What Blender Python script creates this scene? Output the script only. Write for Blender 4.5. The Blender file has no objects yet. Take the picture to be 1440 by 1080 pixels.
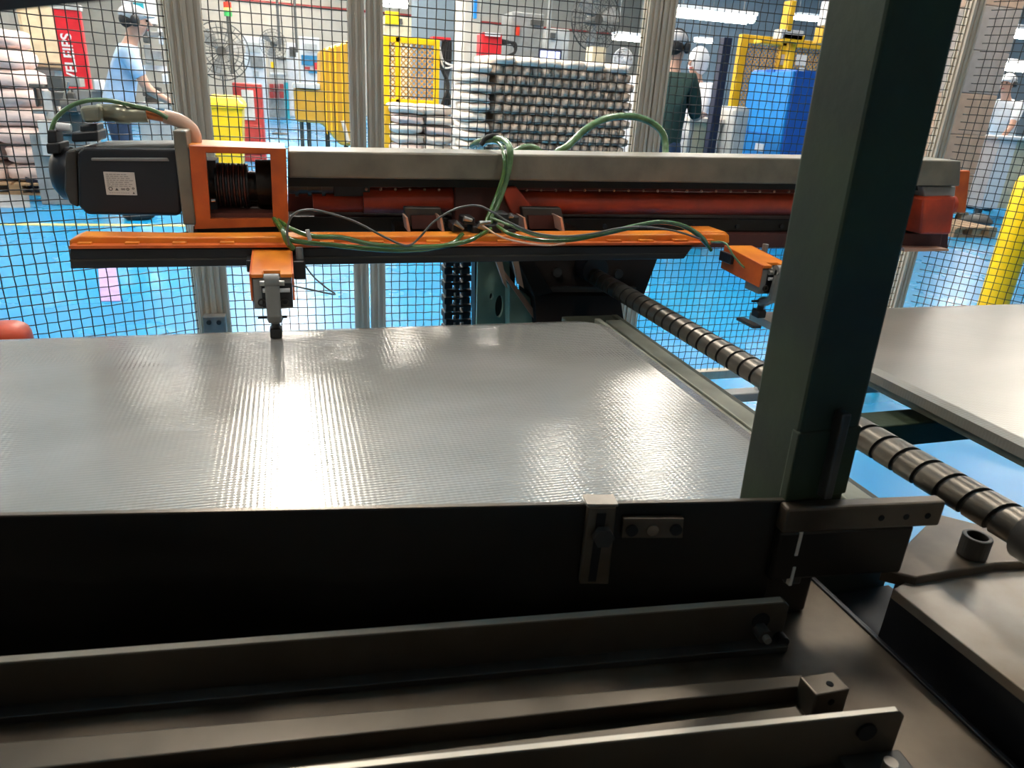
import bpy, math, random
from mathutils import Vector, Matrix, noise
random.seed(7)
C = bpy.context.scene.collection
SC = bpy.context.scene
V = Vector

# ------------------------------------------------------------------ camera
F_PX = 1000.0; EYE = V((0, 0, 1.25))
_y = V((-320, -425, 1000)).normalized()
_d = V((-154, 2460, 1000)); _d = (_d - _d.dot(_y) * _y).normalized()
_x = _d.cross(_y)
if _x.x < 0: _x = -_x
ROT = Matrix((_x, _y, -_d))                      # image axes (right, down, forward) -> world
cam = bpy.data.cameras.new('camera'); camo = bpy.data.objects.new('camera', cam); C.objects.link(camo)
cam.sensor_width = 36; cam.lens = 25.0; cam.clip_start = 0.02; cam.clip_end = 200
r3 = ROT @ V((1, 0, 0)); u3 = ROT @ V((0, -1, 0)); b3 = ROT @ V((0, 0, -1))
camo.matrix_world = Matrix(((r3.x, u3.x, b3.x, EYE.x), (r3.y, u3.y, b3.y, EYE.y), (r3.z, u3.z, b3.z, EYE.z), (0, 0, 0, 1)))
cam.dof.use_dof = True; cam.dof.focus_distance = 1.55; cam.dof.aperture_fstop = 11
SC.camera = camo
# ------------------------------------------------------------------ world, exposure
w = bpy.data.worlds.new('world'); SC.world = w; w.use_nodes = True
w.node_tree.nodes['Background'].inputs[0].default_value = (0.85, 0.9, 1.0, 1)
w.node_tree.nodes['Background'].inputs[1].default_value = 0.25
SC.view_settings.view_transform = 'Standard'; SC.view_settings.look = 'None'
SC.view_settings.gamma = 1; SC.view_settings.use_curve_mapping = False
SC.view_settings.exposure = 0.0
LAMP = 62.0                                      # radiance of the hall's fluorescent tubes

# ------------------------------------------------------------------ measuring helpers: pixel of the photo -> point on a real plane
def ray(px, py): return ROT @ V((px - 720, py - 540, F_PX))
def onZ(px, py, z): d = ray(px, py); return EYE + d * ((z - EYE.z) / d.z)
def onY(px, py, y): d = ray(px, py); return EYE + d * ((y - EYE.y) / d.y)
def onX(px, py, x): d = ray(px, py); return EYE + d * (x / d.x)

# ------------------------------------------------------------------ materials
def mat(name, col, rough=0.5, metal=0.0, var=0.08, nscale=8.0, bump=0.0, bscale=60.0, col2=None, emit=0.0, spec=0.5, trans=0.0, alpha=1.0, coat=0.0, stretch=None, gain=0.0):
    m = bpy.data.materials.new(name); m.use_nodes = True
    nt = m.node_tree; N = nt.nodes; L = nt.links; b = N['Principled BSDF']
    b.inputs['Roughness'].default_value = rough; b.inputs['Metallic'].default_value = metal
    b.inputs['Specular IOR Level'].default_value = spec
    tc = N.new('ShaderNodeTexCoord'); src = tc.outputs['Object']
    if stretch:
        mp = N.new('ShaderNodeMapping'); mp.inputs['Scale'].default_value = stretch
        L.new(src, mp.inputs['Vector']); src = mp.outputs['Vector']
    nz = N.new('ShaderNodeTexNoise'); nz.inputs['Scale'].default_value = nscale; nz.inputs['Detail'].default_value = 5
    L.new(src, nz.inputs['Vector'])
    rp = N.new('ShaderNodeValToRGB')
    c2 = col2 or tuple(max(0, c * (1 - 3 * var)) for c in col)
    rp.color_ramp.elements[0].position = 0.35; rp.color_ramp.elements[1].position = 0.65
    rp.color_ramp.elements[0].color = (*c2, 1); rp.color_ramp.elements[1].color = (*col, 1)
    L.new(nz.outputs['Fac'], rp.inputs['Fac']); L.new(rp.outputs['Color'], b.inputs['Base Color'])
    if gain:
        mr = N.new('ShaderNodeMapRange'); mr.inputs['To Min'].default_value = max(0.02, rough - gain); mr.inputs['To Max'].default_value = min(1, rough + gain)
        L.new(nz.outputs['Fac'], mr.inputs['Value']); L.new(mr.outputs['Result'], b.inputs['Roughness'])
    if bump:
        n2 = N.new('ShaderNodeTexNoise'); n2.inputs['Scale'].default_value = bscale; n2.inputs['Detail'].default_value = 4
        L.new(src, n2.inputs['Vector'])
        bp = N.new('ShaderNodeBump'); bp.inputs['Strength'].default_value = bump; bp.inputs['Distance'].default_value = 0.01
        L.new(n2.outputs['Fac'], bp.inputs['Height']); L.new(bp.outputs['Normal'], b.inputs['Normal'])
    if emit:
        b.inputs['Emission Color'].default_value = (*col, 1); b.inputs['Emission Strength'].default_value = emit
    if trans: b.inputs['Transmission Weight'].default_value = trans
    if coat: b.inputs['Coat Weight'].default_value = coat
    return m

M = {}
def mk(k, *a, **kw): M[k] = mat(k, *a, **kw)
mk('blue_floor', (0.004, 0.22, 0.50), rough=0.28, var=0.1, nscale=0.9, gain=0.12, col2=(0.012, 0.275, 0.54), spec=0.6, bump=0.05, bscale=5)
mk('wall_paint', (0.55, 0.50, 0.42), rough=0.7, var=0.05, nscale=1.5)
mk('slate_paint', (0.15, 0.20, 0.24), rough=0.6, var=0.08, nscale=1.2)
mk('ceiling_paint', (0.62, 0.61, 0.58), rough=0.8, nscale=1)
mk('dark_wall', (0.30, 0.29, 0.27), rough=0.8)
mk('aluminium', (0.58, 0.50, 0.39), rough=0.42, metal=0.2, var=0.06, nscale=6, stretch=(8, 8, 1))
mk('wire', (0.035, 0.028, 0.022), rough=0.45, metal=0.4)
mk('beam_steel', (0.20, 0.178, 0.132), rough=0.42, metal=0.2, var=0.1, nscale=14, bump=0.05, bscale=120, gain=0.1)
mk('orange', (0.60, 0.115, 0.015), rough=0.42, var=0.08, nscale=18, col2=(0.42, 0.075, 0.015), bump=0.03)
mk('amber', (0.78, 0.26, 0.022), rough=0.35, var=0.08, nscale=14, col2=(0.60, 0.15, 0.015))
mk('red_tube', (0.56, 0.058, 0.014), rough=0.5, var=0.15, nscale=9, col2=(0.24, 0.03, 0.012), bump=0.1, bscale=40)
mk('dark_red', (0.085, 0.020, 0.012), rough=0.6, var=0.15, nscale=9)
mk('black_paint', (0.012, 0.013, 0.016), rough=0.38, var=0.1, nscale=12)
mk('black_rubber', (0.010, 0.010, 0.011), rough=0.6)
mk('dark_steel', (0.075, 0.068, 0.060), rough=0.45, metal=0.5, var=0.15, nscale=10, gain=0.1)
mk('steel', (0.50, 0.49, 0.46), rough=0.3, metal=0.9, var=0.08, nscale=20)
mk('cast_dark', (0.020, 0.014, 0.011), rough=0.75, spec=0.2)
mk('chrome', (0.8, 0.8, 0.8), rough=0.12, metal=1.0)
mk('grey_cast', (0.22, 0.22, 0.21), rough=0.5, metal=0.3, nscale=20)
mk('pillar_green', (0.024, 0.038, 0.016), rough=0.6, spec=0.25, var=0.12, nscale=7, bump=0.05, bscale=90, col2=(0.013, 0.020, 0.014))
mk('bed_green', (0.28, 0.42, 0.33), rough=0.5, var=0.1, nscale=9)
mk('bed_steel', (0.30, 0.30, 0.24), rough=0.5, metal=0.3, var=0.12, nscale=12)
mk('bed_groove', (0.06, 0.065, 0.045), rough=0.55)
mk('grime_steel', (0.15, 0.115, 0.08), rough=0.38, metal=0.5, var=0.15, nscale=9, gain=0.2, col2=(0.055, 0.040, 0.028))
mk('bar_steel', (0.125, 0.104, 0.080), rough=0.35, metal=0.65, var=0.1, nscale=8, gain=0.1)
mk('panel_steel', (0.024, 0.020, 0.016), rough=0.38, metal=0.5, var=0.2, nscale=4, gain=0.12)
mk('lit_edge_steel', (0.62, 0.56, 0.46), rough=0.35, metal=0.3, var=0.05)  # machined bar edge, with lamp reflection put into its pale colour
mk('side_steel', (0.40, 0.36, 0.31), rough=0.34, metal=0.65, var=0.1, nscale=9, col2=(0.25, 0.20, 0.15), gain=0.1)
mk('screw_steel', (0.105, 0.092, 0.076), rough=0.33, metal=0.85, var=0.08, nscale=12)
mk('screw_groove', (0.012, 0.011, 0.010), rough=0.6)
mk('hose_green', (0.065, 0.15, 0.03), rough=0.18, var=0.1, nscale=30, spec=0.8, coat=0.5)
mk('hose_pale', (0.14, 0.26, 0.11), rough=0.25, var=0.15, nscale=40, spec=0.7)
mk('cable_grey', (0.10, 0.10, 0.09), rough=0.35)
mk('cable_orange', (0.75, 0.20, 0.05), rough=0.4)
mk('shrink_pink', (0.66, 0.42, 0.30), rough=0.4)
mk('connector', (0.40, 0.38, 0.28), rough=0.32, metal=0.7)
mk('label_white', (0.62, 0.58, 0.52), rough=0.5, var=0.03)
mk('label_ink', (0.09, 0.08, 0.075), rough=0.6)
mk('label_grey', (0.36, 0.34, 0.31), rough=0.6)
mk('yellow', (0.95, 0.60, 0.0), rough=0.35, var=0.05, nscale=3)
mk('yellow_dark', (0.80, 0.46, 0.01), rough=0.4, var=0.1, nscale=3)
mk('mustard', (0.55, 0.30, 0.02), rough=0.35, var=0.08, nscale=2, spec=0.7)
mk('guard_mesh', (0.55, 0.28, 0.04), rough=0.5)
mk('red_plastic', (0.62, 0.02, 0.03), rough=0.35, var=0.06)
mk('red_cabinet', (0.40, 0.035, 0.03), rough=0.4)
mk('cream', (0.72, 0.62, 0.42), rough=0.6)
mk('white_plastic', (0.75, 0.75, 0.76), rough=0.4, var=0.03)
mk('pale_grey', (0.52, 0.52, 0.50), rough=0.5)
mk('mid_grey', (0.27, 0.27, 0.26), rough=0.5)
mk('black_matte', (0.015, 0.015, 0.016), rough=0.85, spec=0.15)
mk('machine_dark', (0.07, 0.07, 0.065), rough=0.5)
mk('blue_light', (0.010, 0.22, 0.60), rough=0.4, var=0.05)
mk('blue_dark', (0.008, 0.095, 0.42), rough=0.4, var=0.05)
mk('navy', (0.012, 0.018, 0.05), rough=0.5)
mk('teal', (0.02, 0.35, 0.42), rough=0.5)
mk('poster_blue', (0.02, 0.22, 0.42), rough=0.5)
mk('sack_pink', (0.74, 0.58, 0.53), rough=0.85, var=0.06, nscale=6, bump=0.3, bscale=9)
mk('sack_white', (0.74, 0.65, 0.56), rough=0.85, var=0.06, nscale=6, bump=0.3, bscale=9)
mk('roll_grey', (0.44, 0.35, 0.28), rough=0.9, var=0.1, nscale=6, bump=0.4, bscale=12)
mk('wood', (0.42, 0.27, 0.15), rough=0.7, var=0.12, nscale=6)
mk('carton', (0.48, 0.32, 0.22), rough=0.8, var=0.05)
mk('carton_grey', (0.36, 0.30, 0.26), rough=0.8, var=0.05)
mk('skin', (0.50, 0.28, 0.20), rough=0.5, var=0.04)
mk('shirt_pale', (0.50, 0.64, 0.82), rough=0.85)
mk('shirt_white', (0.80, 0.80, 0.82), rough=0.85)
mk('shirt_green', (0.004, 0.028, 0.022), rough=0.85)
mk('trouser_blue', (0.015, 0.035, 0.08), rough=0.85, nscale=12)
mk('cap_grey', (0.50, 0.49, 0.50), rough=0.8)
mk('dark_hair', (0.02, 0.016, 0.014), rough=0.7)
mk('screen', (0.55, 0.60, 0.95), rough=0.3, emit=1.4, var=0.02)
mk('tube_light', (1.0, 0.93, 0.83), rough=0.5, var=0.0, emit=LAMP)
mk('beacon_red', (0.7, 0.05, 0.02), rough=0.3)
mk('beacon_green', (0.05, 0.4, 0.1), rough=0.3)
mk('line_yellow', (0.75, 0.66, 0.22), rough=0.4)
mk('purple_patch', (0.42, 0.30, 0.62), rough=0.4)
mk('floor_grey', (0.33, 0.37, 0.40), rough=0.4)
mk('pink_edge', (0.62, 0.33, 0.22), rough=0.4)

# big plate: machined sheet, fine ridges running away from the camera plus a faint cross knurl
def plate_mat(name, col, cross=0.35, ra=0.115, rb=0.17):
    m = bpy.data.materials.new(name); m.use_nodes = True; nt = m.node_tree; N = nt.nodes; L = nt.links; b = N['Principled BSDF']
    b.inputs['Metallic'].default_value = 0.5
    tc = N.new('ShaderNodeTexCoord')
    nz = N.new('ShaderNodeTexNoise'); nz.inputs['Scale'].default_value = 3.2; nz.inputs['Detail'].default_value = 6
    mp = N.new('ShaderNodeMapping'); mp.inputs['Scale'].default_value = (0.7, 1.6, 1); L.new(tc.outputs['Object'], mp.inputs['Vector']); L.new(mp.outputs['Vector'], nz.inputs['Vector'])
    rp = N.new('ShaderNodeValToRGB'); rp.color_ramp.elements[0].position = 0.3; rp.color_ramp.elements[1].position = 0.7
    rp.color_ramp.elements[0].color = (col[0] * .72, col[1] * .72, col[2] * .70, 1); rp.color_ramp.elements[1].color = (*col, 1)
    L.new(nz.outputs['Fac'], rp.inputs['Fac'])
    # scratches: two sparse dark nicks and pale scuffs come from a stretched high contrast noise
    sc = N.new('ShaderNodeTexNoise'); sc.inputs['Scale'].default_value = 5; sc.inputs['Detail'].default_value = 3
    L.new(tc.outputs['Object'], sc.inputs['Vector'])
    r2 = N.new('ShaderNodeValToRGB'); r2.color_ramp.elements[0].position = 0.70; r2.color_ramp.elements[1].position = 0.82
    L.new(sc.outputs['Fac'], r2.inputs['Fac'])
    mx = N.new('ShaderNodeMixRGB'); mx.inputs[2].default_value = (0.50, 0.50, 0.47, 1)
    L.new(r2.outputs['Color'], mx.inputs[0]); L.new(rp.outputs['Color'], mx.inputs[1]); L.new(mx.outputs[0], b.inputs['Base Color'])
    mr = N.new('ShaderNodeMapRange'); mr.inputs['To Min'].default_value = ra; mr.inputs['To Max'].default_value = rb
    L.new(nz.outputs['Fac'], mr.inputs['Value']); L.new(mr.outputs['Result'], b.inputs['Roughness'])
    w1 = N.new('ShaderNodeTexWave'); w1.bands_direction = 'X'; w1.inputs['Scale'].default_value = 44; w1.inputs['Distortion'].default_value = 0
    w2 = N.new('ShaderNodeTexWave'); w2.bands_direction = 'Y'; w2.inputs['Scale'].default_value = 52; w2.inputs['Distortion'].default_value = 0
    L.new(tc.outputs['Object'], w1.inputs['Vector']); L.new(tc.outputs['Object'], w2.inputs['Vector'])
    ad = N.new('ShaderNodeMath'); ad.operation = 'MULTIPLY_ADD'; ad.inputs[1].default_value = cross
    L.new(w2.outputs['Fac'], ad.inputs[0]); L.new(w1.outputs['Fac'], ad.inputs[2])
    bp = N.new('ShaderNodeBump'); bp.inputs['Strength'].default_value = 1.0; bp.inputs['Distance'].default_value = 0.00007
    L.new(ad.outputs[0], bp.inputs['Height']); L.new(bp.outputs['Normal'], b.inputs['Normal'])
    return m
M['plate'] = plate_mat('plate', (0.50, 0.49, 0.46), 3.0)
M['plate_pale'] = plate_mat('plate_pale', (0.40, 0.37, 0.32), 2.0, 0.24, 0.36)

# ------------------------------------------------------------------ mesh helpers
class MB:
    def __init__(s): s.v = []; s.f = []; s.m = []; s.sm = []
    def add(s, vs, fs, mi=0, smooth=False):
        o = len(s.v); s.v += [V(p) for p in vs]
        for f in fs: s.f.append([o + i for i in f]); s.m.append(mi); s.sm.append(smooth)
        return s
    def box(s, x0, x1, y0, y1, z0, z1, mi=0):
        return s.add([(x0, y0, z0), (x1, y0, z0), (x1, y1, z0), (x0, y1, z0), (x0, y0, z1), (x1, y0, z1), (x1, y1, z1), (x0, y1, z1)],
                     [(3, 2, 1, 0), (4, 5, 6, 7), (0, 1, 5, 4), (1, 2, 6, 5), (2, 3, 7, 6), (3, 0, 4, 7)], mi)
    def extr(s, poly, vec, mi=0):
        n = len(poly); vec = V(vec); a = [V(p) for p in poly]; b = [p + vec for p in a]
        nrm = V((0, 0, 0))
        for i in range(n): nrm += a[i].cross(a[(i + 1) % n])
        fl = nrm.dot(vec) > 0
        f = [tuple(range(n))[::-1] if fl else tuple(range(n)), tuple(range(n, 2 * n)) if fl else tuple(range(n, 2 * n))[::-1]]
        for i in range(n):
            j = (i + 1) % n; q = (i, j, n + j, n + i); f.append(q if fl else q[::-1])
        return s.add(a + b, f, mi)
    def bar(s, A, B, up, side, mi=0):             # oriented box with edge A-B, swept along two vectors
        A, B, up, side = V(A), V(B), V(up), V(side)
        return s.extr([A, B, B + up, A + up], side, mi)
    def tube(s, pts, r, n=8, mi=0, cap=True, smooth=True):
        pts = [V(p) for p in pts]; k = len(pts); rs = r if isinstance(r, (list, tuple)) else [r] * k
        t0 = (pts[1] - pts[0]).normalized(); up = V((0, 0, 1)) if abs(t0.z) < 0.9 else V((1, 0, 0))
        a = t0.cross(up).normalized(); vs = []
        for i in range(k):
            t = (pts[min(i + 1, k - 1)] - pts[max(i - 1, 0)]).normalized()
            a = (a - a.dot(t) * t).normalized(); b = t.cross(a)
            for j in range(n):
                th = 2 * math.pi * j / n; vs.append(pts[i] + (a * math.cos(th) + b * math.sin(th)) * rs[i])
        fs = []
        for i in range(k - 1):
            for j in range(n):
                q = (i * n + j, i * n + (j + 1) % n, (i + 1) * n + (j + 1) % n, (i + 1) * n + j); fs.append(q)
        s.add(vs, fs, mi, smooth)
        if cap:
            s.add(vs[:n], [tuple(range(n))[::-1]], mi); s.add(vs[-n:], [tuple(range(n))], mi)
        return s
    def cyl(s, a, b, r, n=20, mi=0, r2=None): return s.tube([a, b], [r, r if r2 is None else r2], n, mi)
    def ring(s, c, ax, ro, ri, h, n=28, mi=0):     # hollow short cylinder
        c = V(c); ax = V(ax).normalized(); u = ax.orthogonal().normalized(); w_ = ax.cross(u); vs = []
        for (r, t) in ((ro, 0), (ro, h), (ri, h), (ri, 0)):
            for j in range(n):
                th = 2 * math.pi * j / n; vs.append(c + ax * t + (u * math.cos(th) + w_ * math.sin(th)) * r)
        fs = []
        for q in range(4):
            for j in range(n):
                p = (q + 1) % 4; fs.append((q * n + j, q * n + (j + 1) % n, p * n + (j + 1) % n, p * n + j))
        return s.add(vs, fs, mi, False)
    def torus(s, c, ax, R, r, n=32, k=6, mi=0):
        c = V(c); ax = V(ax).normalized(); u = ax.orthogonal().normalized(); w_ = ax.cross(u)
        vs = []; fs = []
        for i in range(n):
            th = 2 * math.pi * i / n; d = u * math.cos(th) + w_ * math.sin(th)
            for j in range(k):
                ph = 2 * math.pi * j / k; vs.append(c + d * (R + r * math.cos(ph)) + ax * (r * math.sin(ph)))
        for i in range(n):
            for j in range(k): fs.append((i * k + j, ((i + 1) % n) * k + j, ((i + 1) % n) * k + (j + 1) % k, i * k + (j + 1) % k))
        return s.add(vs, fs, mi, True)
    def ball(s, c, rx, ry=None, rz=None, n=14, k=9, mi=0, wob=0, seed=0, power=1.0):
        ry = ry or rx; rz = rz or rx; c = V(c); vs = []; fs = []
        sp = lambda q: math.copysign(abs(q) ** power, q)
        for i in range(k + 1):
            ph = math.pi * i / k
            for j in range(n):
                th = 2 * math.pi * j / n
                d = V((sp(math.sin(ph)) * sp(math.cos(th)), sp(math.sin(ph)) * sp(math.sin(th)), sp(math.cos(ph))))
                g = 1 + wob * noise.noise(d * 1.7 + V((seed * 3.1, seed, 0)))
                vs.append(c + V((d.x * rx, d.y * ry, d.z * rz)) * g)
        for i in range(k):
            for j in range(n): fs.append((i * n + j, (i + 1) * n + j, (i + 1) * n + (j + 1) % n, i * n + (j + 1) % n))
        return s.add(vs, fs, mi, True)
    def build(s, name, mats, parent=None, bevel=0, seg=2, origin=None, stuff=False, struct=False, merge=False):
        me = bpy.data.meshes.new(name)
        off = V(parent.location) if parent and not parent.get('local') else V((0, 0, 0))
        if parent and parent.parent: off = V((0, 0, 0)) if parent.parent.get('local') else V(parent.parent.location)
        if parent is None and origin is not None: off = V(origin)
        me.from_pydata([tuple(p - off) for p in s.v], [], s.f)
        ms = mats if isinstance(mats, (list, tuple)) else [mats]
        for m in ms: me.materials.append(M[m] if isinstance(m, str) else m)
        me.polygons.foreach_set('material_index', s.m); me.polygons.foreach_set('use_smooth', s.sm); me.update()
        o = bpy.data.objects.new(name, me); C.objects.link(o)
        if parent: o.parent = parent
        else: o.location = off
        if merge:
            import bmesh
            bm = bmesh.new(); bm.from_mesh(me); bmesh.ops.remove_doubles(bm, verts=bm.verts, dist=1e-5); bm.to_mesh(me); bm.free()
        if bevel:
            bv = o.modifiers.new('bevel', 'BEVEL'); bv.width = bevel; bv.segments = seg; bv.limit_method = 'ANGLE'; bv.angle_limit = 0.7
        if stuff: o['kind'] = 'stuff'
        if struct: o['kind'] = 'structure'
        return o
    def base(s):
        xs = [p.x for p in s.v]; ys = [p.y for p in s.v]; zs = [p.z for p in s.v]
        return V(((min(xs) + max(xs)) / 2, (min(ys) + max(ys)) / 2, min(zs)))

def thing(name, label, cat, loc=(0, 0, 0), group=None, rotz=0, local=False):
    o = bpy.data.objects.new(name, None); C.objects.link(o); o.empty_display_size = 0.05
    o.location = loc; o.rotation_euler = (0, 0, rotz); o['label'] = label; o['category'] = cat
    if group: o['group'] = group
    if local or rotz: o['local'] = 1
    return o
def solo(mb, name, label, cat, mats, group=None, bevel=0):
    o = mb.build(name, mats, origin=mb.base(), bevel=bevel); o['label'] = label; o['category'] = cat
    if group: o['group'] = group
    return o
def dup(root, loc, rotz=None, label=None, group=None):
    r = root.copy(); C.objects.link(r); r.location = loc
    if rotz is not None: r.rotation_euler = (0, 0, rotz)
    if label: r['label'] = label
    if group: r['group'] = group
    for ch in list(root.children):
        c = ch.copy(); C.objects.link(c); c.parent = r
        for g in ch.children: d = g.copy(); C.objects.link(d); d.parent = c
    return r
def catmull(P, k=8):
    P = [V(p) for p in P]; Q = [P[0] * 2 - P[1]] + P + [P[-1] * 2 - P[-2]]; out = []
    for i in range(1, len(Q) - 2):
        a, b, c, d = Q[i - 1], Q[i], Q[i + 1], Q[i + 2]
        for j in range(k):
            t = j / k
            out.append(0.5 * ((2 * b) + (c - a) * t + (2 * a - 5 * b + 4 * c - d) * t * t + (3 * b - a - 3 * c + d) * t ** 3))
    out.append(P[-1]); return out
def polyY(mb, px, yf, yb, mi=0): return mb.extr([onY(a, b, yf) for a, b in px], (0, yb - yf, 0), mi)
def polyZ(mb, px, zt, zb, mi=0): return mb.extr([onZ(a, b, zt) for a, b in px], (0, 0, zb - zt), mi)
def rect(x0, y0, x1, y1, Y):                     # true upright rectangle measured at depth Y
    xm, ym = (x0 + x1) / 2, (y0 + y1) / 2
    return onY(x0, ym, Y).x, onY(x1, ym, Y).x, onY(xm, y1, Y).z, onY(xm, y0, Y).z
def bx(mb, x0, y0, x1, y1, Y, D, mi=0, ground=False):
    a, b, c, d = rect(x0, y0, x1, y1, Y)
    return mb.box(a, b, Y, Y + D, 0 if ground else c, d, mi)
def wtube(px, Y, r, n=8, k=8): # smooth cable through measured points; each point may carry its own depth
    P = [onY(p[0], p[1], p[2] if len(p) > 2 else Y) for p in px]
    return MB().tube(catmull(P, k), r, n)
def textmesh(name, body, size, m, parent, loc, rot, extrude=0.002):
    cu = bpy.data.curves.new(name, 'FONT'); cu.body = body; cu.size = size; cu.offset = size * .02; cu.extrude = extrude; cu.align_x = 'CENTER'; cu.align_y = 'CENTER'
    t = bpy.data.objects.new('tmp', cu); C.objects.link(t)
    bpy.context.view_layer.update()
    me = bpy.data.meshes.new_from_object(t.evaluated_get(bpy.context.evaluated_depsgraph_get()))
    bpy.data.objects.remove(t); me.materials.clear(); me.materials.append(M[m])
    o = bpy.data.objects.new(name, me); C.objects.link(o); o.parent = parent; o.location = V(loc) - V(parent.location); o.rotation_euler = rot
    return o

# ================================================================== the hall
XL, XR, YB, YF, ZC = -9.0, 24.0, 36.0, -5.0, 6.2
MB().box(XL, XR, YF, YB, -0.2, 0).build('floor', 'blue_floor', struct=True)
MB().box(XL, XR, YF, YB, ZC, ZC + 0.2).build('ceiling', 'ceiling_paint', struct=True)
MB().box(XL, XR, YB, YB + 0.2, 0, ZC).build('wall_back', 'wall_paint', struct=True)
MB().box(XL - 0.2, XL, YF, YB, 0, ZC).build('wall_left', 'wall_paint', struct=True)
MB().box(XR, XR + 0.2, YF, YB, 0, ZC).build('wall_right', 'slate_paint', struct=True)
MB().box(XL, XR, YF - 0.2, YF, 0, ZC).build('wall_front', 'dark_wall', struct=True)
# ceiling beams
for i, y in enumerate((4, 9, 14, 19, 24, 29)):
    MB().box(XL, XR, y, y + 0.25, ZC - 0.35, ZC - 0.002).build('trim_%d' % (i + 1), 'pale_grey', struct=True)
# slate wall section at the right of the back wall
a = onY(905, 60, 24).x
MB().box(a, XR, 24.0, 24.15, 0, ZC - 0.4).build('wall_partition', 'slate_paint', struct=True)
# painted floor markings
P0, P1 = onZ(-120, 316, 0), onZ(290, 319, 0)
MB().bar(P0, P1, (0, 0, 0.004), (0, 0.09, 0)).build('trim_17', 'line_yellow', struct=True)
MB().extr([onZ(-200, 292, .003), onZ(43, 292, .003), onZ(36, 236, .003), onZ(-200, 236, .003)], (0, 0, -0.002)).build('trim_18', 'floor_grey', struct=True)

# ---- fluorescent lamps
def tube_lamp(cx, cy, cz, L, along, label, wdt=0.16, power=None, group=None):
    r = thing('fluorescent_lamp', label, 'lamp', (cx, cy, cz), group)
    a, b = (L / 2, wdt / 2) if along == 'x' else (wdt / 2, L / 2)
    MB().box(cx - a - .02, cx + a + .02, cy - b - .02, cy + b + .02, cz + 0.03, cz + 0.09).build('housing', 'white_plastic', r, bevel=0.01)
    q = wdt * 0.27
    for s in (-1, 1):
        if along == 'x': MB().cyl((cx - a, cy + s * q, cz), (cx + a, cy + s * q, cz), wdt * .2, 10).build('tube', 'tube_light', r)
        else: MB().cyl((cx + s * q, cy - b, cz), (cx + s * q, cy + b, cz), wdt * .2, 10).build('tube', 'tube_light', r)
    for s in (-.8, .8):
        p = (cx + (a * s if along == 'x' else 0), cy + (b * s if along == 'y' else 0))
        if cz < ZC - 0.5: MB().cyl((p[0], p[1], cz + .085), (p[0], p[1], ZC), .008, 6).build('hanger', 'mid_grey', r)
    return r
def seen_lamp(x0, y0, x1, y1, Y, label, wdt=.2):
    A, B = onY(x0, y0, Y), onY(x1, y1, Y); c = (A + B) / 2
    return tube_lamp(c.x, Y, c.z, abs(B.x - A.x), 'x', label, wdt)
seen_lamp(948, 20, 1055, 22, 13.0, 'long white fluorescent lamp hanging above the workers in dark green and white', 0.42)
seen_lamp(865, 52, 903, 53, 17.0, 'short fluorescent lamp seen left of the third fence post, beside the large fan', 0.36)
seen_lamp(1119, 25, 1151, 25, 18.0, 'small white lamp hanging above the yellow guard and blue cabinet', 0.3)
seen_lamp(980, 57, 998, 58, 20.0, 'small bright lamp seen just above the head of the white hooded worker', 0.3)
seen_lamp(1405, 45, 1450, 47, 9.0, 'upper of the two bright lamps at the right edge', 0.3)
seen_lamp(1398, 92, 1450, 95, 9.5, 'lower of the two bright lamps at the right edge, behind the bending worker', 0.3)
seen_lamp(540, 2, 572, 9, 11.0, 'fluorescent lamp above the yellow mesh guard by the double fence post', 0.2)
G = 'ceiling lamps above the hall and added fill lamps'
for (x, y, L, ww) in ((-0.12, 5.9, 1.8, 'nearest'), (-0.12, 8.4, 2.2, 'second'), (-0.12, 11.2, 2.2, 'third'), (-0.2, 16, 2.6, 'farthest')):
    tube_lamp(x, y, 4.55, L, 'y', ww + ' ceiling lamp of the row running straight ahead over the plate', 0.60, group=G)
tube_lamp(4.15, 7.0, 4.55, 1.3, 'y', 'ceiling lamp over the hall to the right of the machine', 0.26, group=G)
tube_lamp(3.5, 9.0, 4.55, 0.8, 'y', 'short ceiling lamp over the hall ahead of the machine', 0.24, group=G)
tube_lamp(-0.35, 2.6, 4.55, 1.1, 'y', 'twin tube ceiling lamp almost above the fence, mirrored in the near flat strip', 0.34, group=G)
tube_lamp(2.3, 2.4, 4.55, 1.4, 'y', 'twin tube ceiling lamp above the right hand plate', 0.34, group=G)
for (x, y, lb) in ((-1.9, -1.2, 'added unseen fill lamp behind the camera, to the left'), (1.6, -2.2, 'added unseen fill lamp behind the camera, to the right')):  # fill lamps added behind the view to brighten beam and fence posts
    tube_lamp(x, y, 4.9, 1.2, 'y', lb, 0.30, group=G)
ROWS = (('along the left wall', -6.5, (5, 9)), ('of the left aisle', -7.8, (14, 19)), ('of the centre aisle', 4.5, (14, 18, 22, 28)), ('of the right aisle', 9.3, (6, 11, 16, 21)), ('near the right wall', 14.3, (9, 14, 20)))
for (ww, x, ys) in ROWS:
    for q, y in zip(('nearest', 'second', 'third', 'farthest'), ys):
        tube_lamp(x, y, 4.9, 2.6, 'y', q + ' lamp of the row ' + ww, 0.30, group='lamps over the far hall')
tube_lamp(-0.2, 27, 4.9, 2.6, 'y', 'lamp by the back wall in line with the screw machine', 0.30, group='lamps over the far hall')
for (x, y, lb) in ((-4, 28, 'left added lamp of the unseen pair brightening the back wall'), (3.0, 30, 'right added lamp of the unseen pair brightening the back wall'), (-1, 33, 'added unseen lamp close under the ceiling brightening the back wall'), (9.5, 31, 'added unseen lamp close under the ceiling right of the back wall')):  # added above the frame to brighten the far wall
    tube_lamp(x, y, 5.8, 3.4, 'x', lb, 0.40, group='lamps over the far hall')
tube_lamp(20, 12, 4.9, 2.6, 'y', 'lone lamp in the far right corner of the hall', 0.30, group='lamps over the far hall')

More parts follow.
